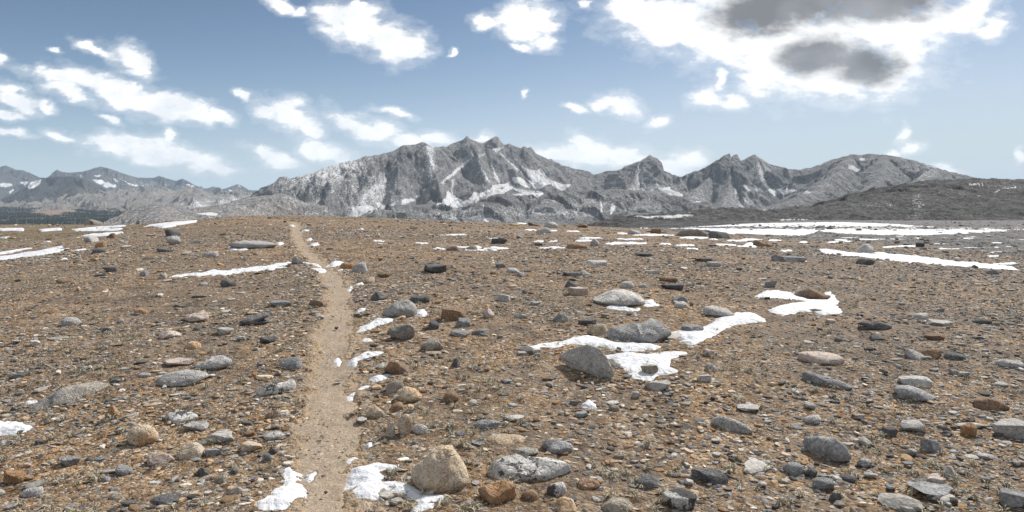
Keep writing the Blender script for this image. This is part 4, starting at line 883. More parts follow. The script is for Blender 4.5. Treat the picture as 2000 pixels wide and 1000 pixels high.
def grass():
    rs = np.random.default_rng(5); V = []; Fc = []; C = []; n = 0
    spots = []
    while len(spots) < 950:
        y = 3.0+7.5*rs.random()**1.5; u = rs.uniform(-50, 2050); x = y*(u-1000)/F
        l, r = trail_lr(y)
        if l-.12 < x < r+.12: continue
        if noise2(np.array([x*1.1]), np.array([y*1.1]), 88)[0] < .02: continue
        spots.append((x, y))
    for x0, y0 in spots:
        z0 = H(np.array([x0]), np.array([y0]))[0]; k = rs.integers(9, 26); sz = rs.uniform(.025, .062)
        for i in range(k):
            a = rs.uniform(0, 6.283); r0 = rs.uniform(0, .02); L = sz*rs.uniform(.6, 1.3); lean = rs.uniform(.35, 1.35)
            px, py = x0+r0*math.cos(a), y0+r0*math.sin(a); w = .0026
            dx, dy = math.cos(a), math.sin(a); sx, sy = -dy*w, dx*w
            h1 = L*.55*math.cos(lean*.5); o1 = L*.5*math.sin(lean*.6); h2 = L*.8*math.cos(lean); o2 = L*math.sin(lean)
            V += [(px-sx, py-sy, z0), (px+sx, py+sy, z0), (px+dx*o1+sx, py+dy*o1+sy, z0+h1), (px+dx*o1-sx, py+dy*o1-sy, z0+h1), (px+dx*o2, py+dy*o2, z0+max(h2, .004)), (px+dx*o2+sx*.2, py+dy*o2+sy*.2, z0+max(h2, .004))]
            Fc += [(n, n+1, n+2, n+3), (n+3, n+2, n+5, n+4)]; n += 6
    m, t, b = mat('dry_grass'); 
    t.l(t.ramp(t.noise(pos(t), 40, 3, .6), [(.35, (.22, .19, .12)), (.6, (.50, .46, .36))]), b.inputs['Base Color'])
    o = make_mesh('dry_grass', V, Fc, m, False)
    tag(o, 'pale dry grass tufts between the foreground stones', kind='stuff')

# ------------------------------------------------------------------ mountains
def P3(u, v, D): return ((u-1000)/F*D, D, EYE-(v-HOR)/F*D)
def heightfield(name, u0, u1, nu, Ds, ridges, basef, mt, snowf, warmf=None, rough=1.0, warp=12.0, label='', seed=0, crag=0.0, rnd=5.0, sv=.12, fit=70, jag=1.0):
    us = np.linspace(u0, u1, nu); U, D = np.meshgrid(us, Ds); X = D*(U-1000)/F; x, y = X.ravel(), D.ravel()
    dsk = np.full(x.shape, 1e9); W = [P3(*p) for p in ridges[0][0]]
    st_ = max(1, len(W)//45); W = W[::st_]+[W[-1]]
    for a, b in zip(W[:-1], W[1:]):
        dx, dy = b[0]-a[0], b[1]-a[1]; L = dx*dx+dy*dy+1e-6; t = np.clip(((x-a[0])*dx+(y-a[1])*dy)/L, 0, 1)
        dsk = np.minimum(dsk, np.hypot(x-a[0]-t*dx, y-a[1]-t*dy))
    warp = warp*np.clip(dsk/(8*warp), .06, 1)
    wx = x+1.5*warp*fbm2(x/130, y/180, seed+1, 4); wy = y+.5*warp*fbm2(x/90, y/260, seed+2, 3)
    smul = 1+sv*fbm2(x/110, y/260, seed+5, 3)
    best = np.full(x.shape, -1e9); rib = np.zeros(x.shape); dist0 = np.full(x.shape, 1e9)
    for ri, (pts, slope, relief, conc, *rest) in enumerate(ridges):
        rr = rest[0] if rest else rnd
        W = [P3(*p) for p in pts]; acc = 0
        for a, b in zip(W[:-1], W[1:]):
            dx, dy = b[0]-a[0], b[1]-a[1]; L = math.hypot(dx, dy)+1e-6
            t = np.clip(((wx-a[0])*dx+(wy-a[1])*dy)/(L*L), 0, 1)
            qx, qy = wx-a[0]-t*dx, wy-a[1]-t*dy; ds = np.hypot(qx, qy); s = acc+t*L
            side = np.sign(dx*qy-dy*qx)
            de = np.sqrt(ds*ds+rr*rr)-rr
            z = a[2]+t*(b[2]-a[2])-slope*smul*de/(1+de/conc)
            k = z > best
            if k.any():
                kk = np.where(k)[0]
                best[kk] = z[kk]; dist0[kk] = ds[kk]
                sk = s[kk]+ds[kk]*.35*side[kk]
                rib[kk] = relief*(.62*ridged2(sk/95+ri*9.7, ds[kk]/420, seed+7, 3)+.38*ridged2(sk/34+ri*3.1, ds[kk]/150, seed+9, 2))
            acc += L
    fade = np.clip(dist0/110, .06, 1)
    z = best+rib*fade+rough*26*(ridged2(x/150+y/900, y/520, seed+21, 2)-.3)*np.clip(dist0/160, 0, 1)+rough*(5*fbm2(x/55, y/150, seed+11, 5)+5*ridged2(x/24+y/90, y/75, seed+13, 5))*np.clip(dist0/60, .25, 1)
    if crag: z = z+crag*(ridged2(x/14, y/17, seed+41, 4)+1.3*np.abs(fbm2(x/45, y/50, seed+43, 3))-.75)
    bz = basef(x, y); bl = 18.0
    z = np.where(z > bz, z, bz)+bl*.25*np.exp(-np.abs(z-bz)/bl)
    if fit:
        a = sorted((p[0], p[1]) for p in ridges[0][0]); au = np.array([q[0] for q in a]); av = np.array([q[1] for q in a])
        Z = z.reshape(U.shape); tgt = (HOR-np.interp(us, au, av)-jag*(ridged2(us/9, us*0+seed, seed+31, 3)-.3))/F
        ok = sstep(au[0]-1, au[0]+12, us)*sstep(au[-1]+1, au[-1]-12, us)
        for it in range(6):
            pr = (Z-EYE)/D; r = pr.argmax(0); dz = (tgt-pr.max(0))*D[r, np.arange(nu)]*ok
            Z = Z+dz[None, :]*np.exp(-np.abs(D-D[r, np.arange(nu)][None, :])/fit)
        z = Z.ravel()
    pu = 1000+F*x/y; pv = HOR+F*(EYE-z)/y
    at = dict(snow=snowf(pu, pv, x, y, z, rib, fade))
    if warmf is not None: at['warm'] = warmf(pu, pv, x, y, z)
    o = make_mesh(name, np.stack([x, y, z], 1), grid_faces(*X.shape), mt, True, at)
    return tag(o, label, kind='structure')
def patch_mask(polys, u, v, soft=1.2, jit=None):
    m = np.zeros(u.shape)
    for p in polys:
        a = [q[0] for q in p]; b = [q[1] for q in p]
        k = (u > min(a)-4) & (u < max(a)+4) & (v > min(b)-4) & (v < max(b)+4)
        if not k.any(): continue
        uu, vv = u[k], v[k]
        if jit is not None: uu = uu+jit[0][k]; vv = vv+jit[1][k]
        d = seg_dist(p, uu, vv); d = np.where(inside(p, uu, vv), d, -d)
        m[k] = np.maximum(m[k], sstep(-soft, soft, d))
    return m
def blobs(B, u, v):
    m = np.zeros(u.shape)
    for cu, cv, ru, rv, s in B: m = np.maximum(m, s*np.exp(-(((u-cu)/ru)**2+((v-cv)/rv)**2)))
    return m
z8 = lambda *p: scl(p, 450, 250, 4)
e5 = lambda *p: scl(p, 850, 250, 4); f5 = lambda *p: scl(p, 1200, 250, 4); c5 = lambda *p: scl(p, 1500, 280, 4); d5 = lambda *p: scl(p, 0, 300, 4)
MSNOW = [e5((0,610),(40,575),(90,540),(100,490),(130,520),(180,550),(220,575),(265,560),(300,500),(340,512),(430,480),(450,450),(530,440),(580,420),(605,470),(540,512),(470,517),(400,540),(300,582),(240,612),(160,627),(110,605),(60,590)),
 e5((600,380),(660,385),(720,430),(745,440),(740,470),(660,440),(615,425)), e5((600,470),(660,478),(750,500),(820,490),(850,510),(800,545),(760,520),(700,525),(620,530),(600,520),(690,510)),
 e5((680,300),(720,320),(800,335),(830,310),(860,370),(910,410),(1000,440),(1060,445),(1000,490),(950,470),(900,440),(860,440),(840,470),(790,480),(750,450),(735,400)),
 e5((425,240),(445,270),(470,330),(505,400),(500,432),(475,430),(455,350)), e5((412,130),(470,157),(510,150),(535,150),(495,182),(545,230),(600,270),(660,330),(700,372),(680,372),(600,300),(520,220),(450,172)),
 e5((235,95),(250,120),(300,200),(345,258),(375,330),(425,410),(445,445),(395,410),(350,315),(320,240),(280,205)), e5((302,222),(240,290),(150,370),(60,438),(30,440),(130,345),(220,265)),
 e5((385,190),(330,225),(345,232),(395,200)), e5((130,400),(150,400),(140,520),(125,500)),
 z8((920,692),(960,620),(1000,613),(1110,608),(1115,635),(1060,662),(990,692)), z8((1140,590),(1170,578),(1200,612),(1250,600),(1300,565),(1400,552),(1450,560),(1370,592),(1280,602),(1200,637),(1150,615)), z8((1450,530),(1480,520),(1470,545)),
 f5((325,465),(380,470),(430,462),(450,490),(535,520),(520,542),(470,537),(400,502)), f5((220,460),(290,475),(345,500),(400,545),(370,540),(300,500)),
 f5((1010,440),(1050,460),(1150,480),(1165,500),(1080,492),(1040,492)), f5((1200,480),(1240,475),(1282,512),(1240,532),(1220,500)), f5((1262,468),(1300,490),(1380,478),(1435,490),(1380,502),(1340,522),(1290,500)), f5((1412,517),(1500,493),(1535,500),(1450,522)),
 f5((1828,288),(1860,295),(1912,325),(1890,342),(1833,315)), f5((1908,233),(1962,243),(1950,254),(1920,250)), c5((712,410),(770,438),(765,457),(715,430)), c5((800,403),(828,412),(818,457),(783,457),(800,430)), c5((885,400),(935,403),(900,427)),
 f5((503,633),(560,650),(580,672),(530,667)), f5((618,577),(672,577),(662,602),(630,597)), f5((940,470),(955,480),(960,520),(945,515)), c5((1235,175),(1300,185),(1310,192),(1245,183)),
 e5((1380,590),(1408,590),(1400,640),(1375,680),(1365,670)), e5((1285,560),(1297,560),(1308,660),(1296,655)), e5((370,600),(382,600),(380,700),(430,740),(395,735),(370,700))]
DUST = [(1050,415,260,18,.7),(900,420,120,16,.7),(1280,405,120,18,.5),(650,345,130,55,.64),(720,370,110,55,.55),(570,395,80,22,.5),(900,350,110,60,.3),(560,392,70,35,.34),(720,412,110,18,.5),(1000,425,160,22,.55),(900,415,70,20,.62),(1190,392,150,26,.6),(840,315,13,55,.75),(1460,390,60,45,.36),(1458,402,20,32,.72),(1795,335,60,28,.35),
        (1490,335,30,28,.5),(1250,345,12,40,.55),(890,330,60,40,.25),(1050,330,80,40,.28),(1270,370,70,16,.5),(1640,360,120,40,.18),(1100,400,160,30,.5),(960,330,60,60,.35),(1350,380,60,30,.3)]
def build_mountains():
    mt = mat_mountain('grey_granite_mountain', (.13, .13, .137), (.225, .222, .225), (.36, .355, .35))
    sky = [(380,455,2300),(430,432,2350),(450,417,2400),(487,385,2450),(510,366,2480),(537,356,2500),(545,346,2510),(560,345,2520),(566,349,2520),(600,340,2560),(612,336,2580),(650,322,2640),(687,314,2720),(715,304,2780),(725,305,2800),(770,294,2860),(785,284,2900),(810,282,2940),(827,277,2960),(842,286,3010),(872,287,3080),(887,279,3120),(905,272,3150),(912,265,3160),(920,272,3180),(935,278,3220),(942,280,3230),(957,272,3260),(968,266,3270),(973,267,3270),(978,276,3290),(985,283,3310),(994,280,3330),(1005,285,3350),(1017,289,3360),(1025,285,3370),(1030,289,3370),(1037,286,3380),(1047,300,3400),(1057,304,3420),(1070,311,3450),(1077,310,3460),(1097,322,3500),(1125,330,3520),(1152,335,3500),(1160,341,3480),(1180,335,3400),(1205,332,3320),(1235,320,3220),(1250,314,3180),(1262,307,3150),(1269,302,3140),(1285,310,3160),(1293,318,3200),(1297,333,3280),(1312,340,3340),(1329,346,3380),(1335,343,3340),(1370,330,3220),(1400,312,3120),(1425,299,3060),(1428,307,3070),(1434,302,3080),(1440,301,3080),(1447,314,3090),(1460,307,3070),(1475,301,3050),(1487,310,3060),(1500,319,3080),(1525,326,3090),(1540,330,3080),(1562,332,3040),(1572,328,3010),(1585,327,2980),(1610,317,2900),(1637,309,2820),(1662,301,2760),(1680,303,2740),(1705,300,2720),(1725,302,2700),(1775,311,2640),(1825,326,2580),(1875,340,2520),(1925,352,2480),(2050,372,2400),(2300,400,2300)]
    rng = random.Random(4)
    fine = []
    for a, b in zip(sky[:-1], sky[1:]):
        fine.append(a); L = math.hypot(b[0]-a[0], b[1]-a[1]); k = int(L/7)
        for i in range(1, k): t = i/k; fine.append((a[0]+(b[0]-a[0])*t, a[1]+(b[1]-a[1])*t+rng.uniform(-1.5, 1.3), a[2]+(b[2]-a[2])*t))
    fine.append(sky[-1])
    R_ = [(fine, .80, 34, 1500, 1.0),
     ([(827,278,2960),(838,310,2900),(850,352,2800),(850,375,2650),(838,395,2480)], 1.15, 14, 900),
     ([(785,284,2900),(760,320,2780),(735,360,2600),(700,395,2420)], .85, 22, 1200),
     ([(687,314,2720),(650,360,2560),(610,400,2380)], .80, 22, 1200),
     ([(912,266,3160),(921,292,3110),(926,305,3060)], 1.3, 10, 900),
     ([(926,305,3020),(918,335,2930),(912,365,2830),(905,393,2700)], 1.5, 12, 900),
     ([(935,278,3220),(944,297,3150),(952,325,3040),(966,362,2880)], 1.6, 10, 900),
     ([(965,270,3270),(985,305,3160),(1010,330,3050),(1038,360,2900)], 1.3, 14, 900),
     ([(1047,300,3400),(1075,335,3260),(1090,352,3180)], 1.0, 16, 900),
     ([(1152,335,3500),(1190,352,3200),(1225,372,2900)], .8, 14, 1000),
     ([(1258,308,3150),(1246,340,3020),(1232,366,2880),(1215,385,2740)], 1.05, 16, 1000),
     ([(1293,318,3200),(1305,345,3060),(1325,362,2950)], 1.2, 14, 900),
     ([(1400,312,3120),(1385,345,2940),(1360,372,2780),(1345,395,2600)], .9, 20, 1100),
     ([(1440,301,3080),(1428,340,2920),(1420,380,2720),(1405,415,2480)], .95, 22, 1100),
     ([(1475,301,3050),(1482,340,2900),(1500,370,2760)], 1.0, 22, 1000),
     ([(1562,332,3040),(1560,350,2900),(1570,368,2760)], .9, 18, 1000),
     ([(1662,301,2760),(1640,335,2600),(1600,370,2420),(1540,392,2280),(1480,410,2180)], .75, 20, 1300),
     ([(1725,302,2700),(1720,345,2480),(1700,385,2300),(1650,415,2150)], .7, 20, 1300),
     ([(1825,326,2580),(1780,370,2350),(1740,400,2200)], .7, 16, 1300)]
    bench = [([(690,425,2120),(760,412,2150),(800,402,2180),(850,398,2200),(905,402,2200),(940,390,2200),(970,374,2210),(1000,377,2230),(1040,380,2250),(1075,376,2280),(1110,377,2300),(1160,372,2340),(1210,370,2380),(1260,374,2380),(1300,382,2340),(1335,396,2280),(1370,412,2200),(1430,428,2100)], .62, 18, 2500),
     ([(970,374,2210),(955,400,2080),(940,430,1960)], .7, 12, 900), ([(1075,376,2280),(1065,405,2120),(1050,432,1980)], .8, 14, 900), ([(1160,372,2340),(1150,400,2180),(1130,430,2040)], .7, 14, 900), ([(1260,374,2380),(1250,405,2200),(1240,430,2060)], .65, 14, 900),
     ([(850,398,2200),(850,415,2100),(845,435,2000)], .8, 10, 900)]
    base = lambda x, y: -62-.0*x+.02*(y-2200)+6*fbm2(x/200, y/200, 5, 3)
    def snowf(pu, pv, x, y, z, rib, fade):
        ju = 3.0*fbm2(x/45, y/45, 301, 3); jv = 2.2*fbm2(x/38, y/38, 302, 3)
        jj = (1.5*ju+1.2*fbm2(x/9, y/14, 305, 3), 1.3*jv+1.2*fbm2(x/9, y/14, 306, 3)); thin = (4, 5, 6, 7, 8, 9)
        m = np.maximum(patch_mask([q for i, q in enumerate(MSNOW) if i not in thin], pu, pv, 3.2, jj), .60*patch_mask([MSNOW[i] for i in thin], pu, pv, 4.5, jj))
        dst = blobs(DUST, pu, pv)
        d = dst*.80-.009*rib*np.clip(fade, 0, 1)*(dst > .05)+.34*fbm2(x/16, y/34, 303, 5)*(.3+dst)
        return np.maximum(m*1.3, np.clip(d, 0, .60)+.15)
    Ds = np.concatenate([np.linspace(1850, 2100, 40)[:-1], np.linspace(2100, 3560, 440), np.linspace(3560, 4200, 30)[1:]])
    heightfield('mountain_range', 380, 2150, 1180, Ds, R_, base, mt, snowf, rough=1.5, warp=8, label='jagged grey granite mountain range dusted with snow', seed=100)
    # snow-dusted bench of granite domes in front of it
    mb = mat_mountain('pale_granite_benches', (.12, .12, .125), (.20, .197, .198), (.30, .295, .29), scale=1.2)
    def snowb(pu, pv, x, y, z, rib, fade):
        ju = 2.0*fbm2(x/30, y/30, 311, 3); jv = 1.5*fbm2(x/30, y/30, 312, 3)
        m = patch_mask(MSNOW[:3]+MSNOW[10:13]+MSNOW[-3:], pu, pv, 2.2, (1.5*ju, 1.5*jv)); dst = blobs(DUST, pu, pv)
        return np.maximum(m*1.15, np.clip(.16+dst*.55-.014*rib+.22*fbm2(x/18, y/18, 313, 4), 0, .60))
    heightfield('granite_bench', 640, 1520, 760, np.linspace(1750, 2560, 260), bench, lambda x, y: -75+0*x, mb, snowb, rough=1.5, rnd=60, sv=.45, warp=26, fit=0, label='lower bench of granite domes speckled with snow below the peaks', seed=140)
    # dark stony hill on the right, its low end running left
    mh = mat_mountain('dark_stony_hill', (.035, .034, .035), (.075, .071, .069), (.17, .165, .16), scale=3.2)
    hr = [([(1250,428,640),(1300,424,640),(1340,420,650),(1380,417,660),(1420,413,670),(1450,415,660),(1480,420,640),(1520,428,600)], .5, 5, 500),
     ([(1480,430,600),(1540,424,620),(1600,414,640),(1660,403,670),(1720,390,710),(1780,371,760),(1810,362,780),(1850,355,810),(1900,352,840),(1990,352,860),(2100,350,880),(2400,345,900)], .42, 10, 1200),
     ([(1810,362,780),(1820,385,690),(1840,405,600),(1860,425,520)], .4, 8, 600), ([(1950,352,850),(1960,380,700),(1990,408,580)], .4, 8, 600), ([(1700,395,700),(1690,415,600)], .4, 6, 500)]
    def snowh(pu, pv, x, y, z, rib, fade):
        m = patch_mask([c5((1160,485),(1220,478),(1210,492),(1175,492)), c5((1620,405),(1670,405),(1660,415),(1625,413)), c5((1830,350),(1945,340),(1940,350),(1840,355)), c5((1765,385),(1810,355),(1800,375)), c5((930,483),(965,482),(960,490)),c5((1120,440),(1150,435),(1130,450)), c5((1560,312),(1700,318),(1690,326),(1570,322))]+[f5((140,690),(280,685),(420,682),(600,672),(620,685),(450,705),(250,702)), f5((1280,715),(1400,712),(1520,712),(1500,722),(1300,722))], pu, pv, 1.0, (6*fbm2(x/8, y/12, 321, 4), 3.0*fbm2(x/8, y/12, 322, 4)))
        dst = blobs([(1790,398,14,30,.6),(1700,400,60,20,.25),(1950,360,80,14,.35),(1860,372,40,14,.3),(1400,425,150,14,.15)], pu, pv)
        return np.maximum(m*.8, np.clip(.19+.42*dst-.02*rib+.24*fbm2(x/8, y/8, 323, 4), 0, .46))
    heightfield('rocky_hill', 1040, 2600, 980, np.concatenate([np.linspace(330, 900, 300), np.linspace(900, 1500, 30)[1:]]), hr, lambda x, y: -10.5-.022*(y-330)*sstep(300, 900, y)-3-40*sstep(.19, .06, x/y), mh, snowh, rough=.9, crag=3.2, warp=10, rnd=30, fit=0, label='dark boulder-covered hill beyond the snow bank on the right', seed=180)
    # far range on the left
    mf = mat_mountain('far_grey_mountain', (.10, .098, .10), (.16, .152, .148), (.22, .21, .205), scale=.45)
    fr = [([(-260,335,9000),(-120,322,9000),(-40,336,9000),(0,326,9000),(10,323,9000),(20,326,8950),(30,331,8900),(45,332,8850),(62,339,8800),(77,346,8700),(90,347,8700),(96,344,8700),(104,336,8700),(111,331,8700),(120,335,8750),(135,337,8800),(160,335,8850),(172,332,8900),(185,328,8950),(197,325,9000),(217,330,9050),(242,339,9100),(270,347,9200),(300,347,9300),(310,343,9350),(325,348,9400),(345,353,9500),(352,350,9500),(357,349,9500),(370,355,9600),(380,361,9600),(400,368,9800),(410,366,9800),(417,364,9800),(430,371,9900),(445,366,9900),(465,359,10000),(475,364,10000),(487,371,10000),(510,372,10000),(560,395,10000),(620,420,10000)], .62, 70, 5000),
     ([(345,353,9500),(362,370,9000),(372,388,8500)], .6, 30, 2500), ([(300,346,9300),(290,362,8900),(270,380,8400)], .6, 40, 2500), ([(197,325,9000),(185,345,8600),(160,360,8200)], .6, 40, 2500), ([(242,339,9100),(262,358,8700)], .6, 40, 2500), ([(417,364,9800),(405,378,9300),(385,392,8600)], .6, 40, 2500), ([(465,359,10000),(455,375,9500),(430,390,8900)], .6, 40, 2500),
     ([(10,323,9000),(0,350,8300),(-20,372,7600)], .6, 50, 2500)]
    ft = [([(-20,400,5600),(12,385,5800),(30,376,5900),(50,366,6000),(65,356,6050),(80,348,6100),(110,345,6150),(135,344,6200),(150,345,6150),(168,350,6050),(180,355,6000),(200,367,5900),(225,382,5700),(250,396,5500),(285,415,5200)], .60, 55, 3000),
     ([(140,345,6200),(150,370,5750),(165,392,5300),(190,412,4900)], .7, 40, 2000), ([(80,348,6100),(75,375,5600),(60,395,5200)], .6, 40, 2000)]
    FS = [d5((0,235),(90,235),(100,250),(40,260),(0,255)), d5((145,225),(200,215),(225,225),(190,245)), d5((70,300),(110,270),(105,290),(75,312)), d5((215,260),(240,225),(320,200),(315,235),(260,270),(225,275)),
          d5((730,175),(790,168),(770,188)), d5((720,205),(790,205),(830,228),(850,225),(880,245),(905,240),(905,268),(870,262),(830,265),(760,230)), d5((880,185),(920,215),(915,225),(890,205)), d5((940,195),(1000,225),(1080,250),(1085,258),(1010,240)), d5((880,297),(1000,292),(1035,290),(1020,298),(900,305)), d5((1065,270),(1110,275),(1130,295),(1090,302),(1060,285)),
          d5((600,172),(640,172),(645,186)), d5((1430,238),(1480,240),(1530,262),(1500,262)), d5((1790,280),(1830,295),(1800,300)), d5((1860,240),(1880,262),(1870,262))]
    FD = [(285,360,30,7,.55),(320,361,14,6,.55),(355,373,16,7,.6),(372,383,10,8,.5),(110,390,40,6,.25),(60,384,8,5,.5),(465,372,14,9,.4),(20,358,30,6,.4)]
    def snl(pu, pv, x, y, z, rib, fade):
        m = patch_mask(FS, pu, pv, 1.8, (3*fbm2(x/110, y/150, 331, 4), 2.4*fbm2(x/110, y/150, 332, 4)))
        return np.maximum(m*1.1, np.clip(.16+.6*blobs(FD, pu, pv)-.003*rib+.30*fbm2(x/90, y/160, 333, 5), 0, .62))
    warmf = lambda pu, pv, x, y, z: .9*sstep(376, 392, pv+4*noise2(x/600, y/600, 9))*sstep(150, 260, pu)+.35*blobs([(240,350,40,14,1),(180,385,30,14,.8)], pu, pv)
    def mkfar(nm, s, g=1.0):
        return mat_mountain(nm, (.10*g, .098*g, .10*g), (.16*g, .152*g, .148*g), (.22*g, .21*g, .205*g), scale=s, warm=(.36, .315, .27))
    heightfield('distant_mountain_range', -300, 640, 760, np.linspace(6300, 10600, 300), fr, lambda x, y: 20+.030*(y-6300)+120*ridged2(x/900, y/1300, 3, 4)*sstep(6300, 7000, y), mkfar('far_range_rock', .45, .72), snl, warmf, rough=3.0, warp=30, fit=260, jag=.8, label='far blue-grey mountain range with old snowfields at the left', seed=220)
    heightfield('distant_mountain', -300, 420, 520, np.linspace(4300, 6900, 220), ft, lambda x, y: -75+.05*(y-4300)*sstep(4300, 5200, y), mkfar('shaded_peak_rock', .6, .4), snl, lambda pu, pv, x, y, z: .9*sstep(392, 404, pv+3*noise2(x/400, y/400, 9))*sstep(95, 150, pu)+.5*blobs([(175,385,22,22,1)], pu, pv), rough=2.6, warp=30, fit=200, jag=.8, label='shaded pyramid mountain with a pale right flank in front of the far range', seed=260)  # cloud shadow is put into the rock colour; sunlit right flank painted pale
    ps = [([(150,425,4300),(230,408,4600),(262,398,5000),(300,386,5500),(345,373,6000),(385,376,6050),(425,382,5900),(470,390,5700),(530,400,5500),(600,410,5400)], .16, 26, 9000, 30), ([(345,373,6000),(330,395,5000),(320,415,4300)], .14, 22, 9000, 40), ([(425,382,5900),(410,400,5000),(395,418,4300)], .14, 22, 9000, 40), ([(280,392,5400),(265,408,4700),(250,420,4300)], .14, 20, 9000, 40), ([(470,390,5700),(470,405,4900),(465,420,4300)], .14, 20, 9000, 40)]
    def snp(pu, pv, x, y, z, rib, fade): return np.clip(.22+.5*blobs([(470,395,60,12,.6),(400,400,60,10,.5)], pu, pv)+.3*fbm2(x/90, y/140, 353, 4), 0, .6)
    heightfield('pale_basin_slope', -80, 640, 480, np.linspace(3900, 6300, 160), ps, lambda x, y: -120+0*x, mkfar('pale_slope_rock', .8, 1.1), snp, lambda pu, pv, x, y, z: .45+.5*fbm2(x/240, y/400, 9, 4), rough=3.0, warp=40, fit=0, label='pale rocky slopes dropping into the far valley', seed=340)
    # small snow-dusted granite hill in front of the far valley
    gh = [([(230,442,1500),(262,432,1520),(280,418,1550),(295,406,1570),(305,401,1580),(318,404,1600),(330,406,1620),(350,408,1640),(372,415,1650),(395,420,1650)], .62, 14, 1200), ([(330,425,1500),(370,418,1560),(410,408,1700),(440,400,1800),(465,393,1900),(500,385,2000),(540,380,2050)], .5, 12, 1500), ([(305,401,1580),(312,415,1480),(320,430,1400)], .6, 8, 600)]
    def sng(pu, pv, x, y, z, rib, fade):
        m = patch_mask([d5((1600,465),(1650,458),(1700,470),(1690,485),(1610,480)), d5((1540,470),(1600,462),(1600,480))], pu, pv, 1)
        return np.maximum(m*1.4, np.clip(.38-.012*rib+.34*fbm2(x/13, y/13, 343, 4), 0, .6))
    heightfield('granite_hill', 200, 640, 420, np.linspace(1300, 2300, 220), gh, lambda x, y: -72+.012*(y-1300), mkfar('granite_hill_rock', 1.4, 1.5), sng, lambda pu, pv, x, y, z: .55*sstep(-.1, .3, fbm2(x/90, y/90, 7, 3)), rough=1.3, warp=12, rnd=18, fit=0, label='low pale granite hill dotted with snow left of the crest', seed=300)
    # valley floor with its wood and meadows
    mv, t, b = mat('valley_ground')
    Pp = pos(t)
    fo = t.attr('snow'); wm = t.attr('warm')
    c = t.mix(t.mr(t.noise(Pp, .01, 6, .7), .35, .65), (.17, .145, .115), (.27, .24, .20))
    c = t.mix(fo, c, t.ramp(t.noise(Pp, .05, 5, .8), [(.35, (.035, .04, .036)), (.65, (.085, .085, .072))]))
    c = t.mix(wm, c, (.24, .155, .10)); t.l(c, b.inputs['Base Color'])
    def zval(x, y): return np.interp(y, [400, 900, 1500, 2500, 3600, 4600, 6500, 60000], [-118, -95, -68, -70, -52, -22, 30, 60])+5*fbm2(x/300, y/300, 17, 4)+14*fbm2(x/900, y/700, 19, 2)*sstep(1500, 3000, y)
    ux = np.linspace(-900, 2900, 420); dy = np.exp(np.linspace(math.log(450), math.log(60000), 330))
    U, D = np.meshgrid(ux, dy); X = D*(U-1000)/F; x, y = X.ravel(), D.ravel(); z = zval(x, y)
    # beyond the left the wide plain stays low behind the main range
    z = z-sstep(350, 700, 1000+F*x/y)*90*sstep(2000, 5000, y)
    pv = HOR+F*(EYE-z)/y; pu = U.ravel()
    MEAD = [d5((250,458),(330,432),(430,420),(520,428),(600,445),(595,460),(480,462),(420,480),(300,468))]
    md = patch_mask(MEAD, pu, pv, 1.5, (3*fbm2(x/90, y/90, 3, 3), 1.2*fbm2(x/90, y/90, 4, 3)))
    open_ = patch_mask([d5((0,355),(150,372),(330,390),(420,400),(560,405),(600,420),(450,420),(300,430),(150,430),(60,412),(0,400)), d5((380,470),(460,478),(520,490),(480,492))], pu, pv, 2, (5*fbm2(x/90, y/90, 5, 3), 1.5*fbm2(x/90, y/90, 6, 3)))
    wood = np.clip(sstep(330, 250, pu-(pv-425)*.8+14*fbm2(x/150, y/150, 15, 3))*sstep(400, 407, pv+5*fbm2(x/250, y/250, 8, 3))*(1-md)*(1-open_*.75), 0, 1)
    o = make_mesh('valley', np.stack([x, y, z], 1), grid_faces(*X.shape), mv, True, dict(snow=wood, warm=md))
    tag(o, 'wide valley floor below the left mountains', kind='structure')
    # conifers: small ragged cones
    rs = np.random.default_rng(9); n = 26000
    d = 1350+rs.random(n)**.8*3300; u = rs.uniform(-60, 330, n); xx = d*(u-1000)/F; zz = zval(xx, d); v = HOR+F*(EYE-zz)/d
    md = patch_mask(MEAD, u, v, 1.5); op = patch_mask([d5((0,355),(150,372),(330,390),(420,400),(560,405),(600,420),(450,420),(300,430),(150,430),(60,412),(0,400))], u, v, 2)
    pk = sstep(330, 250, u-(v-425)*.8+14*fbm2(xx/150, d/150, 15, 3))*sstep(400, 407, v)*(1-md)*(1-.85*op)*sstep(-.22, .16, fbm2(xx/110, d/170, 23, 4))
    k = rs.random(n) < pk; xx, d, zz = xx[k], d[k], zz[k]; n = len(xx)
    h = rs.uniform(6, 13, n); w = h*rs.uniform(.16, .25, n)
    ring = np.array([(math.cos(a), math.sin(a)) for a in np.linspace(0, 2*math.pi, 6)[:-1]])
    tv = [(0, 0, 1)]+[(.55*a, .55*b_, .52) for a, b_ in ring]+[(.8*a, .8*b_, .5) for a, b_ in ring*.55]+[(a, b_, .08) for a, b_ in ring]
    tf = []
    for i in range(5):
        j = (i+1) % 5; tf += [(0, 1+i, 1+j), (6+i, 11+i, 11+j), (6+i, 11+j, 6+j)]
    tv = np.array(tv); tf = np.array(tf)
    P = tv[None]*np.stack([w, w, h], 1)[:, None, :]+np.stack([xx, d, zz-.5], 1)[:, None, :]
    FF = (tf[None]+(np.arange(n)*len(tv))[:, None, None]).reshape(-1, 3)
    mc, t, b = mat('conifer_green'); t.l(t.ramp(t.noise(pos(t), .03, 4, .7), [(.35, (.026, .034, .026)), (.65, (.06, .066, .045))]), b.inputs['Base Color'])
    o = make_mesh('conifer_forest', P.reshape(-1, 3), FF, mc, False); tag(o, 'dark conifer wood filling the valley at the left', kind='stuff')

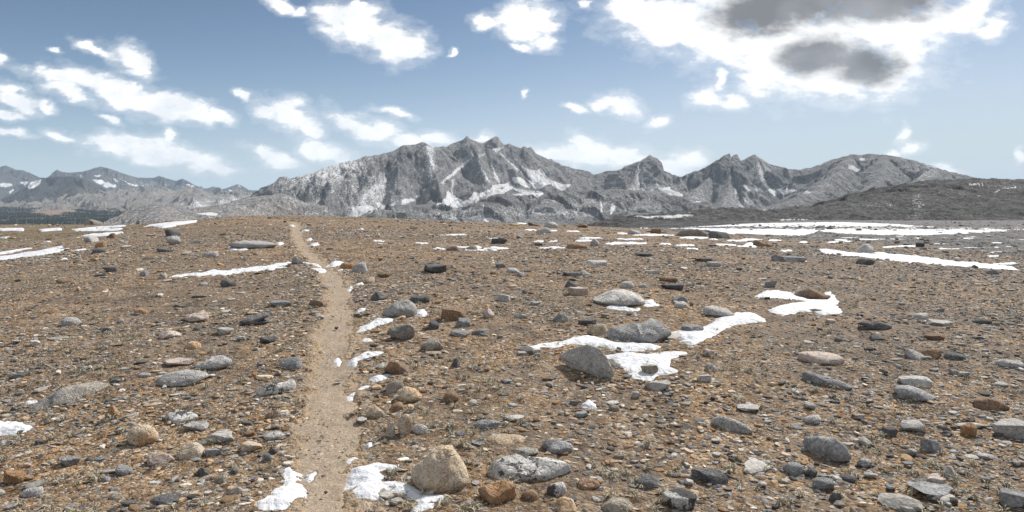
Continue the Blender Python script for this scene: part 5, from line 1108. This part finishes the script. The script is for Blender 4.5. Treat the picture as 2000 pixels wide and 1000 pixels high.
# ------------------------------------------------------------------ sky, sun, air, camera
SUN_AZ, SUN_EL = 44.0, 46.0
CLOUDS = [  # centre u, v, radii, tilt (clockwise degrees)
 (110,145,80,17,10),(170,155,70,22,20),(240,185,85,30,25),(300,205,70,28,15),(370,205,65,24,15),(430,222,40,15,20),(262,120,48,28,32),(185,96,55,10,18),(100,100,14,5,10),
 (30,188,60,24,25),(85,210,28,10,25),(14,222,38,10,8),(2,110,18,16,30),(18,257,50,9,10),(122,268,40,11,15),(210,236,28,8,20),
 (225,287,65,24,5),(290,297,70,25,8),(360,302,60,26,15),(420,325,55,13,10),(335,262,22,14,35),(480,182,18,10,30),(560,222,62,30,22),(522,218,30,18,10),(602,246,36,18,22),
 (505,297,34,11,10),(550,313,50,15,8),(610,287,40,20,25),(650,302,42,20,15),(690,238,62,18,22),(735,256,62,24,22),(770,217,40,12,18),(800,278,50,18,12),(852,270,40,19,5),
 (648,38,42,36,20),(700,50,66,44,20),(760,76,66,42,18),(802,88,42,34,10),(545,14,40,14,25),(588,28,18,12,25),(1000,32,50,32,0),(1022,62,46,32,10),(1062,78,34,22,0),(944,45,24,16,0),(1055,35,42,38,0),(1010,97,24,9,10),
 (882,97,9,8,0),(1028,181,6,7,0),(1125,207,34,9,10),(1212,202,44,20,15),(1180,197,26,12,0),(1281,240,22,14,0),
 (1090,302,70,15,5),(1128,280,20,28,-20),(1150,312,70,22,0),(1205,306,50,17,0),(1255,312,40,18,0),(1340,320,42,24,0),(1300,330,45,22,0),(940,272,30,8,0),
 (1380,190,42,24,-5),(1412,157,17,20,20),(1436,200,28,18,0),(1300,36,130,62,10),(1240,18,70,45,10),(1420,75,130,62,12),(1550,80,160,80,0),(1640,128,175,66,0),(1740,60,130,60,0),(1840,38,100,32,-5),(1938,45,40,26,-35),(1500,20,240,60,0),(1765,118,50,45,0),(1720,0,160,50,0),(1560,-20,300,60,0),(1500,130,60,60,0),(1720,160,70,34,0),(1900,10,50,20,-20),(1610,165,140,34,3),(1480,150,40,40,0),
 (1762,258,12,20,30),(1778,290,26,14,-15),(1742,302,26,8,0),(1850,326,32,9,12),(1996,304,10,14,0),(700,10,20,6,0),(1150,12,10,14,0),(1130,285,26,22,0),(1170,300,40,26,0),(1230,300,34,20,0),(1345,312,30,20,0),(1085,298,40,18,0),(250,280,40,18,0),(330,290,50,22,0),(395,312,45,18,10),(140,180,60,20,20),(210,165,50,20,30),(330,190,50,18,20)]
DARKB = [(1490,26,135,48,-4),(1700,2,190,44,0),(1600,112,105,50,5),(1590,6,170,52,0),(1680,128,95,44,4),(1560,10,180,40,0)]
def sky():
    w = bpy.data.worlds.new('World'); scene.world = w; w.use_nodes = True
    t = NT(w.node_tree); bg = w.node_tree.nodes['Background']
    s = t.n('ShaderNodeTexSky', sky_type='NISHITA'); s.sun_disc = False; s.sun_elevation = R(SUN_EL); s.sun_rotation = R(SUN_AZ)
    s.altitude = 3400; s.air_density = 1.0; s.dust_density = SKYP['dust']; s.ozone_density = 1.2
    g = t.n('ShaderNodeTexCoord').outputs['Generated']
    sp = t.n('ShaderNodeSeparateXYZ'); t.l(g, sp.inputs[0])
    yy = t.m('MAXIMUM', sp.outputs[1], .02)
    px = t.m('DIVIDE', sp.outputs[0], yy); pz = t.m('DIVIDE', sp.outputs[2], yy)
    cv = t.n('ShaderNodeCombineXYZ'); t.l(px, cv.inputs[0]); t.l(pz, cv.inputs[1]); Pq = cv.outputs[0]
    # wispy warp of the direction
    st = t.vm('MULTIPLY', Pq, (1.0, 1.7, 1.0))
    n1 = t.noise(st, 11, 2, .5, color=True); w1 = t.vm('MULTIPLY', t.vm('SUBTRACT', n1, (.5, .5, .5)), (.05, .035, 0))
    n2 = t.noise(st, 48, 6, .62, color=True); w2 = t.vm('MULTIPLY', t.vm('SUBTRACT', n2, (.5, .5, .5)), (.026, .018, 0))
    Q = t.vm('ADD', t.vm('ADD', Pq, w1), w2)
    def field(lst):
        cur = None
        for u, v, a, b_, rot in lst:
            # each step hangs on the last one, so the shader never holds all of them at once
            mp = t.n('ShaderNodeMapping', vector_type='TEXTURE'); t.l(Q if cur is None else t.vm('MULTIPLY_ADD', cur, (1e-7, 1e-7, 0), Q), mp.inputs[0])
            mp.inputs['Location'].default_value = ((u-1000)/F, (HOR-v)/F, 0); mp.inputs['Rotation'].default_value = (0, 0, R(-rot)); mp.inputs['Scale'].default_value = (a*1.10/F, b_*1.16/F, 1)
            L = t.vm('LENGTH', mp.outputs[0])
            if cur is None: cur = L
            else:
                sm = t.n('ShaderNodeMath', operation='SMOOTH_MIN'); t.l(cur, sm.inputs[0]); t.l(L, sm.inputs[1]); sm.inputs[2].default_value = .22; cur = sm.outputs[0]
        return t.m('SUBTRACT', 1.0, cur)
    f = field(CLOUDS)
    det = t.noise(t.vm('ADD', st, t.vm('MULTIPLY', w2, (.4, .4, .4))), 30, 9, .64)
    streak = t.noise(t.vm('MULTIPLY', Pq, (1, 3.0, 1)), 20, 5, .65)
    fd = t.m('ADD', f, t.m('ADD', t.m('MULTIPLY', t.m('SUBTRACT', det, .5), 1.5), t.m('MULTIPLY', t.m('SUBTRACT', streak, .5), .7)))
    mask = t.m('MAXIMUM', t.mr(fd, -.03, .62, 0, 1, True), t.mr(fd, -.28, .45, 0, .42))
    # shading inside the clouds: soft grey undersides, blown-out rims near the sun, heavy dark bellies
    body = t.mr(t.m('ADD', f, t.m('MULTIPLY', t.m('SUBTRACT', det, .5), 1.6)), .15, 1.0)
    sh = t.noise(t.vm('ADD', st, (0, .012, 0)), 17, 5, .6)
    CB = SKYP['cloud']
    c_sh = t.mix(t.m('MULTIPLY', t.mr(sh, .42, .62), t.mr(px, .25, -.35, .22, .6)), (CB, CB*.995, CB*.985), (CB*.66, CB*.69, CB*.74))
    c_sh = t.mix(t.m('MULTIPLY', t.mr(t.noise(t.vm('ADD', st, w2), 60, 6, .7), .42, .62), .22), c_sh, (CB*.72, CB*.75, CB*.80))
    sd_ = t.m('MAXIMUM', 0.0, t.m('ADD', field(DARKB), t.m('MULTIPLY', t.m('SUBTRACT', t.noise(st, 18, 6, .6), .5), .9)))
    c_sh = t.mix(t.mr(t.m('MINIMUM', sd_, .62), .0, .62, 0, .93, True), c_sh, t.mix(t.mr(t.noise(st, 7, 3, .5), .38, .62), (CB*.13, CB*.135, CB*.145), (CB*.27, CB*.275, CB*.29)))
    skyc = t.vm('SCALE', s.outputs[0]); skyc.node.inputs['Scale'].default_value = SKYP['sky']
    skyc = t.vm('MINIMUM', skyc, (.45, .47, .5))
    hs = t.n('ShaderNodeHueSaturation'); hs.inputs['Saturation'].default_value = SKYP['sat']; t.l(skyc, hs.inputs['Color']); skyc = hs.outputs[0]
    gm = t.n('ShaderNodeGamma'); gm.inputs['Gamma'].default_value = SKYP['gam']; t.l(skyc, gm.inputs[0]); skyc = gm.outputs[0]
    skyc = t.vm('MULTIPLY', skyc, (.92, 1.03, .97)); skyc = t.vm('SCALE', skyc); skyc.node.inputs['Scale'].default_value = SKYP['k']
    lum0 = t.vm('DOT_PRODUCT', skyc, (.25, .6, .15)); cap = t.n('ShaderNodeMath', operation='SMOOTH_MIN'); t.l(lum0, cap.inputs[0]); cap.inputs[1].default_value = .375; cap.inputs[2].default_value = .22
    skyc = t.vm('SCALE', skyc); t.l(t.m('DIVIDE', cap.outputs[0], t.m('MAXIMUM', lum0, 1e-4)), skyc.node.inputs['Scale'])
    lum = t.vm('DOT_PRODUCT', skyc, (.25, .6, .15)); lv = t.n('ShaderNodeCombineXYZ')
    for i, q in enumerate((.955, 1.0, 1.06)): t.l(t.m('MULTIPLY', lum, q), lv.inputs[i])
    skyc = t.mix(t.mr(lum, .14, .42, 0, .85), skyc, lv.outputs[0])
    # only above the horizon and in front
    ok = t.m('MULTIPLY', t.mr(sp.outputs[1], .05, .15), t.mr(pz, -.02, .01))
    # unseen sky above and behind: bright cloud added there as soft fill light
    ga = t.noise(t.vm('MULTIPLY', g, (1, 1, 2.2)), 2.6, 5, .6)
    beyond = t.m('MAXIMUM', t.mr(sp.outputs[1], .12, -.05), t.mr(pz, .34, .60))
    gm2 = t.m('MULTIPLY', t.m('MULTIPLY', t.mr(ga, .44, .58, 0, 1, True), beyond), t.mr(sp.outputs[2], .0, .06))
    skyc = t.mix(gm2, skyc, (CB*.75, CB*.75, CB*.76))
    out = t.mix(t.m('MULTIPLY', mask, ok), skyc, c_sh)
    t.l(out, bg.inputs[0]); bg.inputs[1].default_value = 1.0
    w.cycles.sampling_method = 'MANUAL'; w.cycles.sample_map_resolution = 512
    l = bpy.data.lights.new('sun', 'SUN'); l.energy = SKYP['sun']; l.angle = R(4); l.color = (1, .955, .89)
    o = bpy.data.objects.new('sun', l); col.objects.link(o)
    import mathutils
    el, az = R(SUN_EL), R(SUN_AZ)
    dv = mathutils.Vector((math.sin(az)*math.cos(el), math.cos(az)*math.cos(el), math.sin(el)))
    o.rotation_euler = dv.to_track_quat('Z', 'Y').to_euler(); o.location = dv*50
def haze():
    m = bpy.data.materials.new('mountain_air'); m.use_nodes = True; nt = m.node_tree; nt.nodes.clear()
    out = nt.nodes.new('ShaderNodeOutputMaterial'); v = nt.nodes.new('ShaderNodeVolumePrincipled')
    v.inputs['Color'].default_value = (.62, .80, 1.0, 1); v.inputs['Density'].default_value = SKYP['haze']; v.inputs['Anisotropy'].default_value = .0
    nt.links.new(v.outputs[0], out.inputs['Volume'])
    x0, x1, y0, y1, z0, z1 = -70000, 70000, -2000, 61000, -260, 760
    V = [(x, y, z) for x in (x0, x1) for y in (y0, y1) for z in (z0, z1)]
    Fq = [(0, 1, 3, 2), (4, 6, 7, 5), (0, 4, 5, 1), (2, 3, 7, 6), (0, 2, 6, 4), (1, 5, 7, 3)]
    o = make_mesh('haze', V, Fq, m, False); tag(o, 'thin blue mountain haze', kind='stuff')
def camera():
    c = bpy.data.cameras.new('camera'); c.sensor_width = 36; c.lens = 36*F/2000; c.shift_y = -(500-HOR)/2000; c.clip_end = 200000; c.clip_start = .05
    o = bpy.data.objects.new('camera', c); col.objects.link(o); o.location = (0, 0, EYE); o.rotation_euler = (R(90), 0, 0); scene.camera = o

SKYP = dict(dust=1.6, sky=.056, sat=.68, cloud=.64, sun=3.0, haze=4.0e-5, gam=1.6, k=1.9)
import time; T0 = time.time()
def lap(s): print('LAP', s, round(time.time()-T0, 1))
MSTONE = mat_stone()
_o = np.array([(1, 0, 0), (-1, 0, 0), (0, 1, 0), (0, -1, 0), (0, 0, 1), (0, 0, -1.)]); _rs = np.random.default_rng(77)
var0 = [_o*_rs.uniform(.7, 1.15, (6, 1))+_rs.normal(0, .18, (6, 3)) for _ in range(16)]
F0 = np.array([(0, 2, 4), (2, 1, 4), (1, 3, 4), (3, 0, 4), (2, 0, 5), (1, 2, 5), (3, 1, 5), (0, 3, 5)])
build_rocks(); build_ground(); lap('ground')
build_snow(); build_path(); lap('snow')
place_heroes(); auto_rocks(64); lap('rocks')
scatter_stones(); lap('stones')
grass(); build_mountains(); lap('mountains')
sky(); haze(); camera()
scene.view_settings.view_transform = 'Standard'; scene.view_settings.look = 'None'; scene.view_settings.gamma = 1
scene.view_settings.use_curve_mapping = False; scene.view_settings.exposure = .95
scene.render.engine = 'CYCLES'; scene.cycles.use_denoising = True; scene.cycles.max_bounces = 4; scene.cycles.diffuse_bounces = 3; scene.cycles.volume_bounces = 1
scene.cycles.transparent_max_bounces = 4; scene.render.film_transparent = False
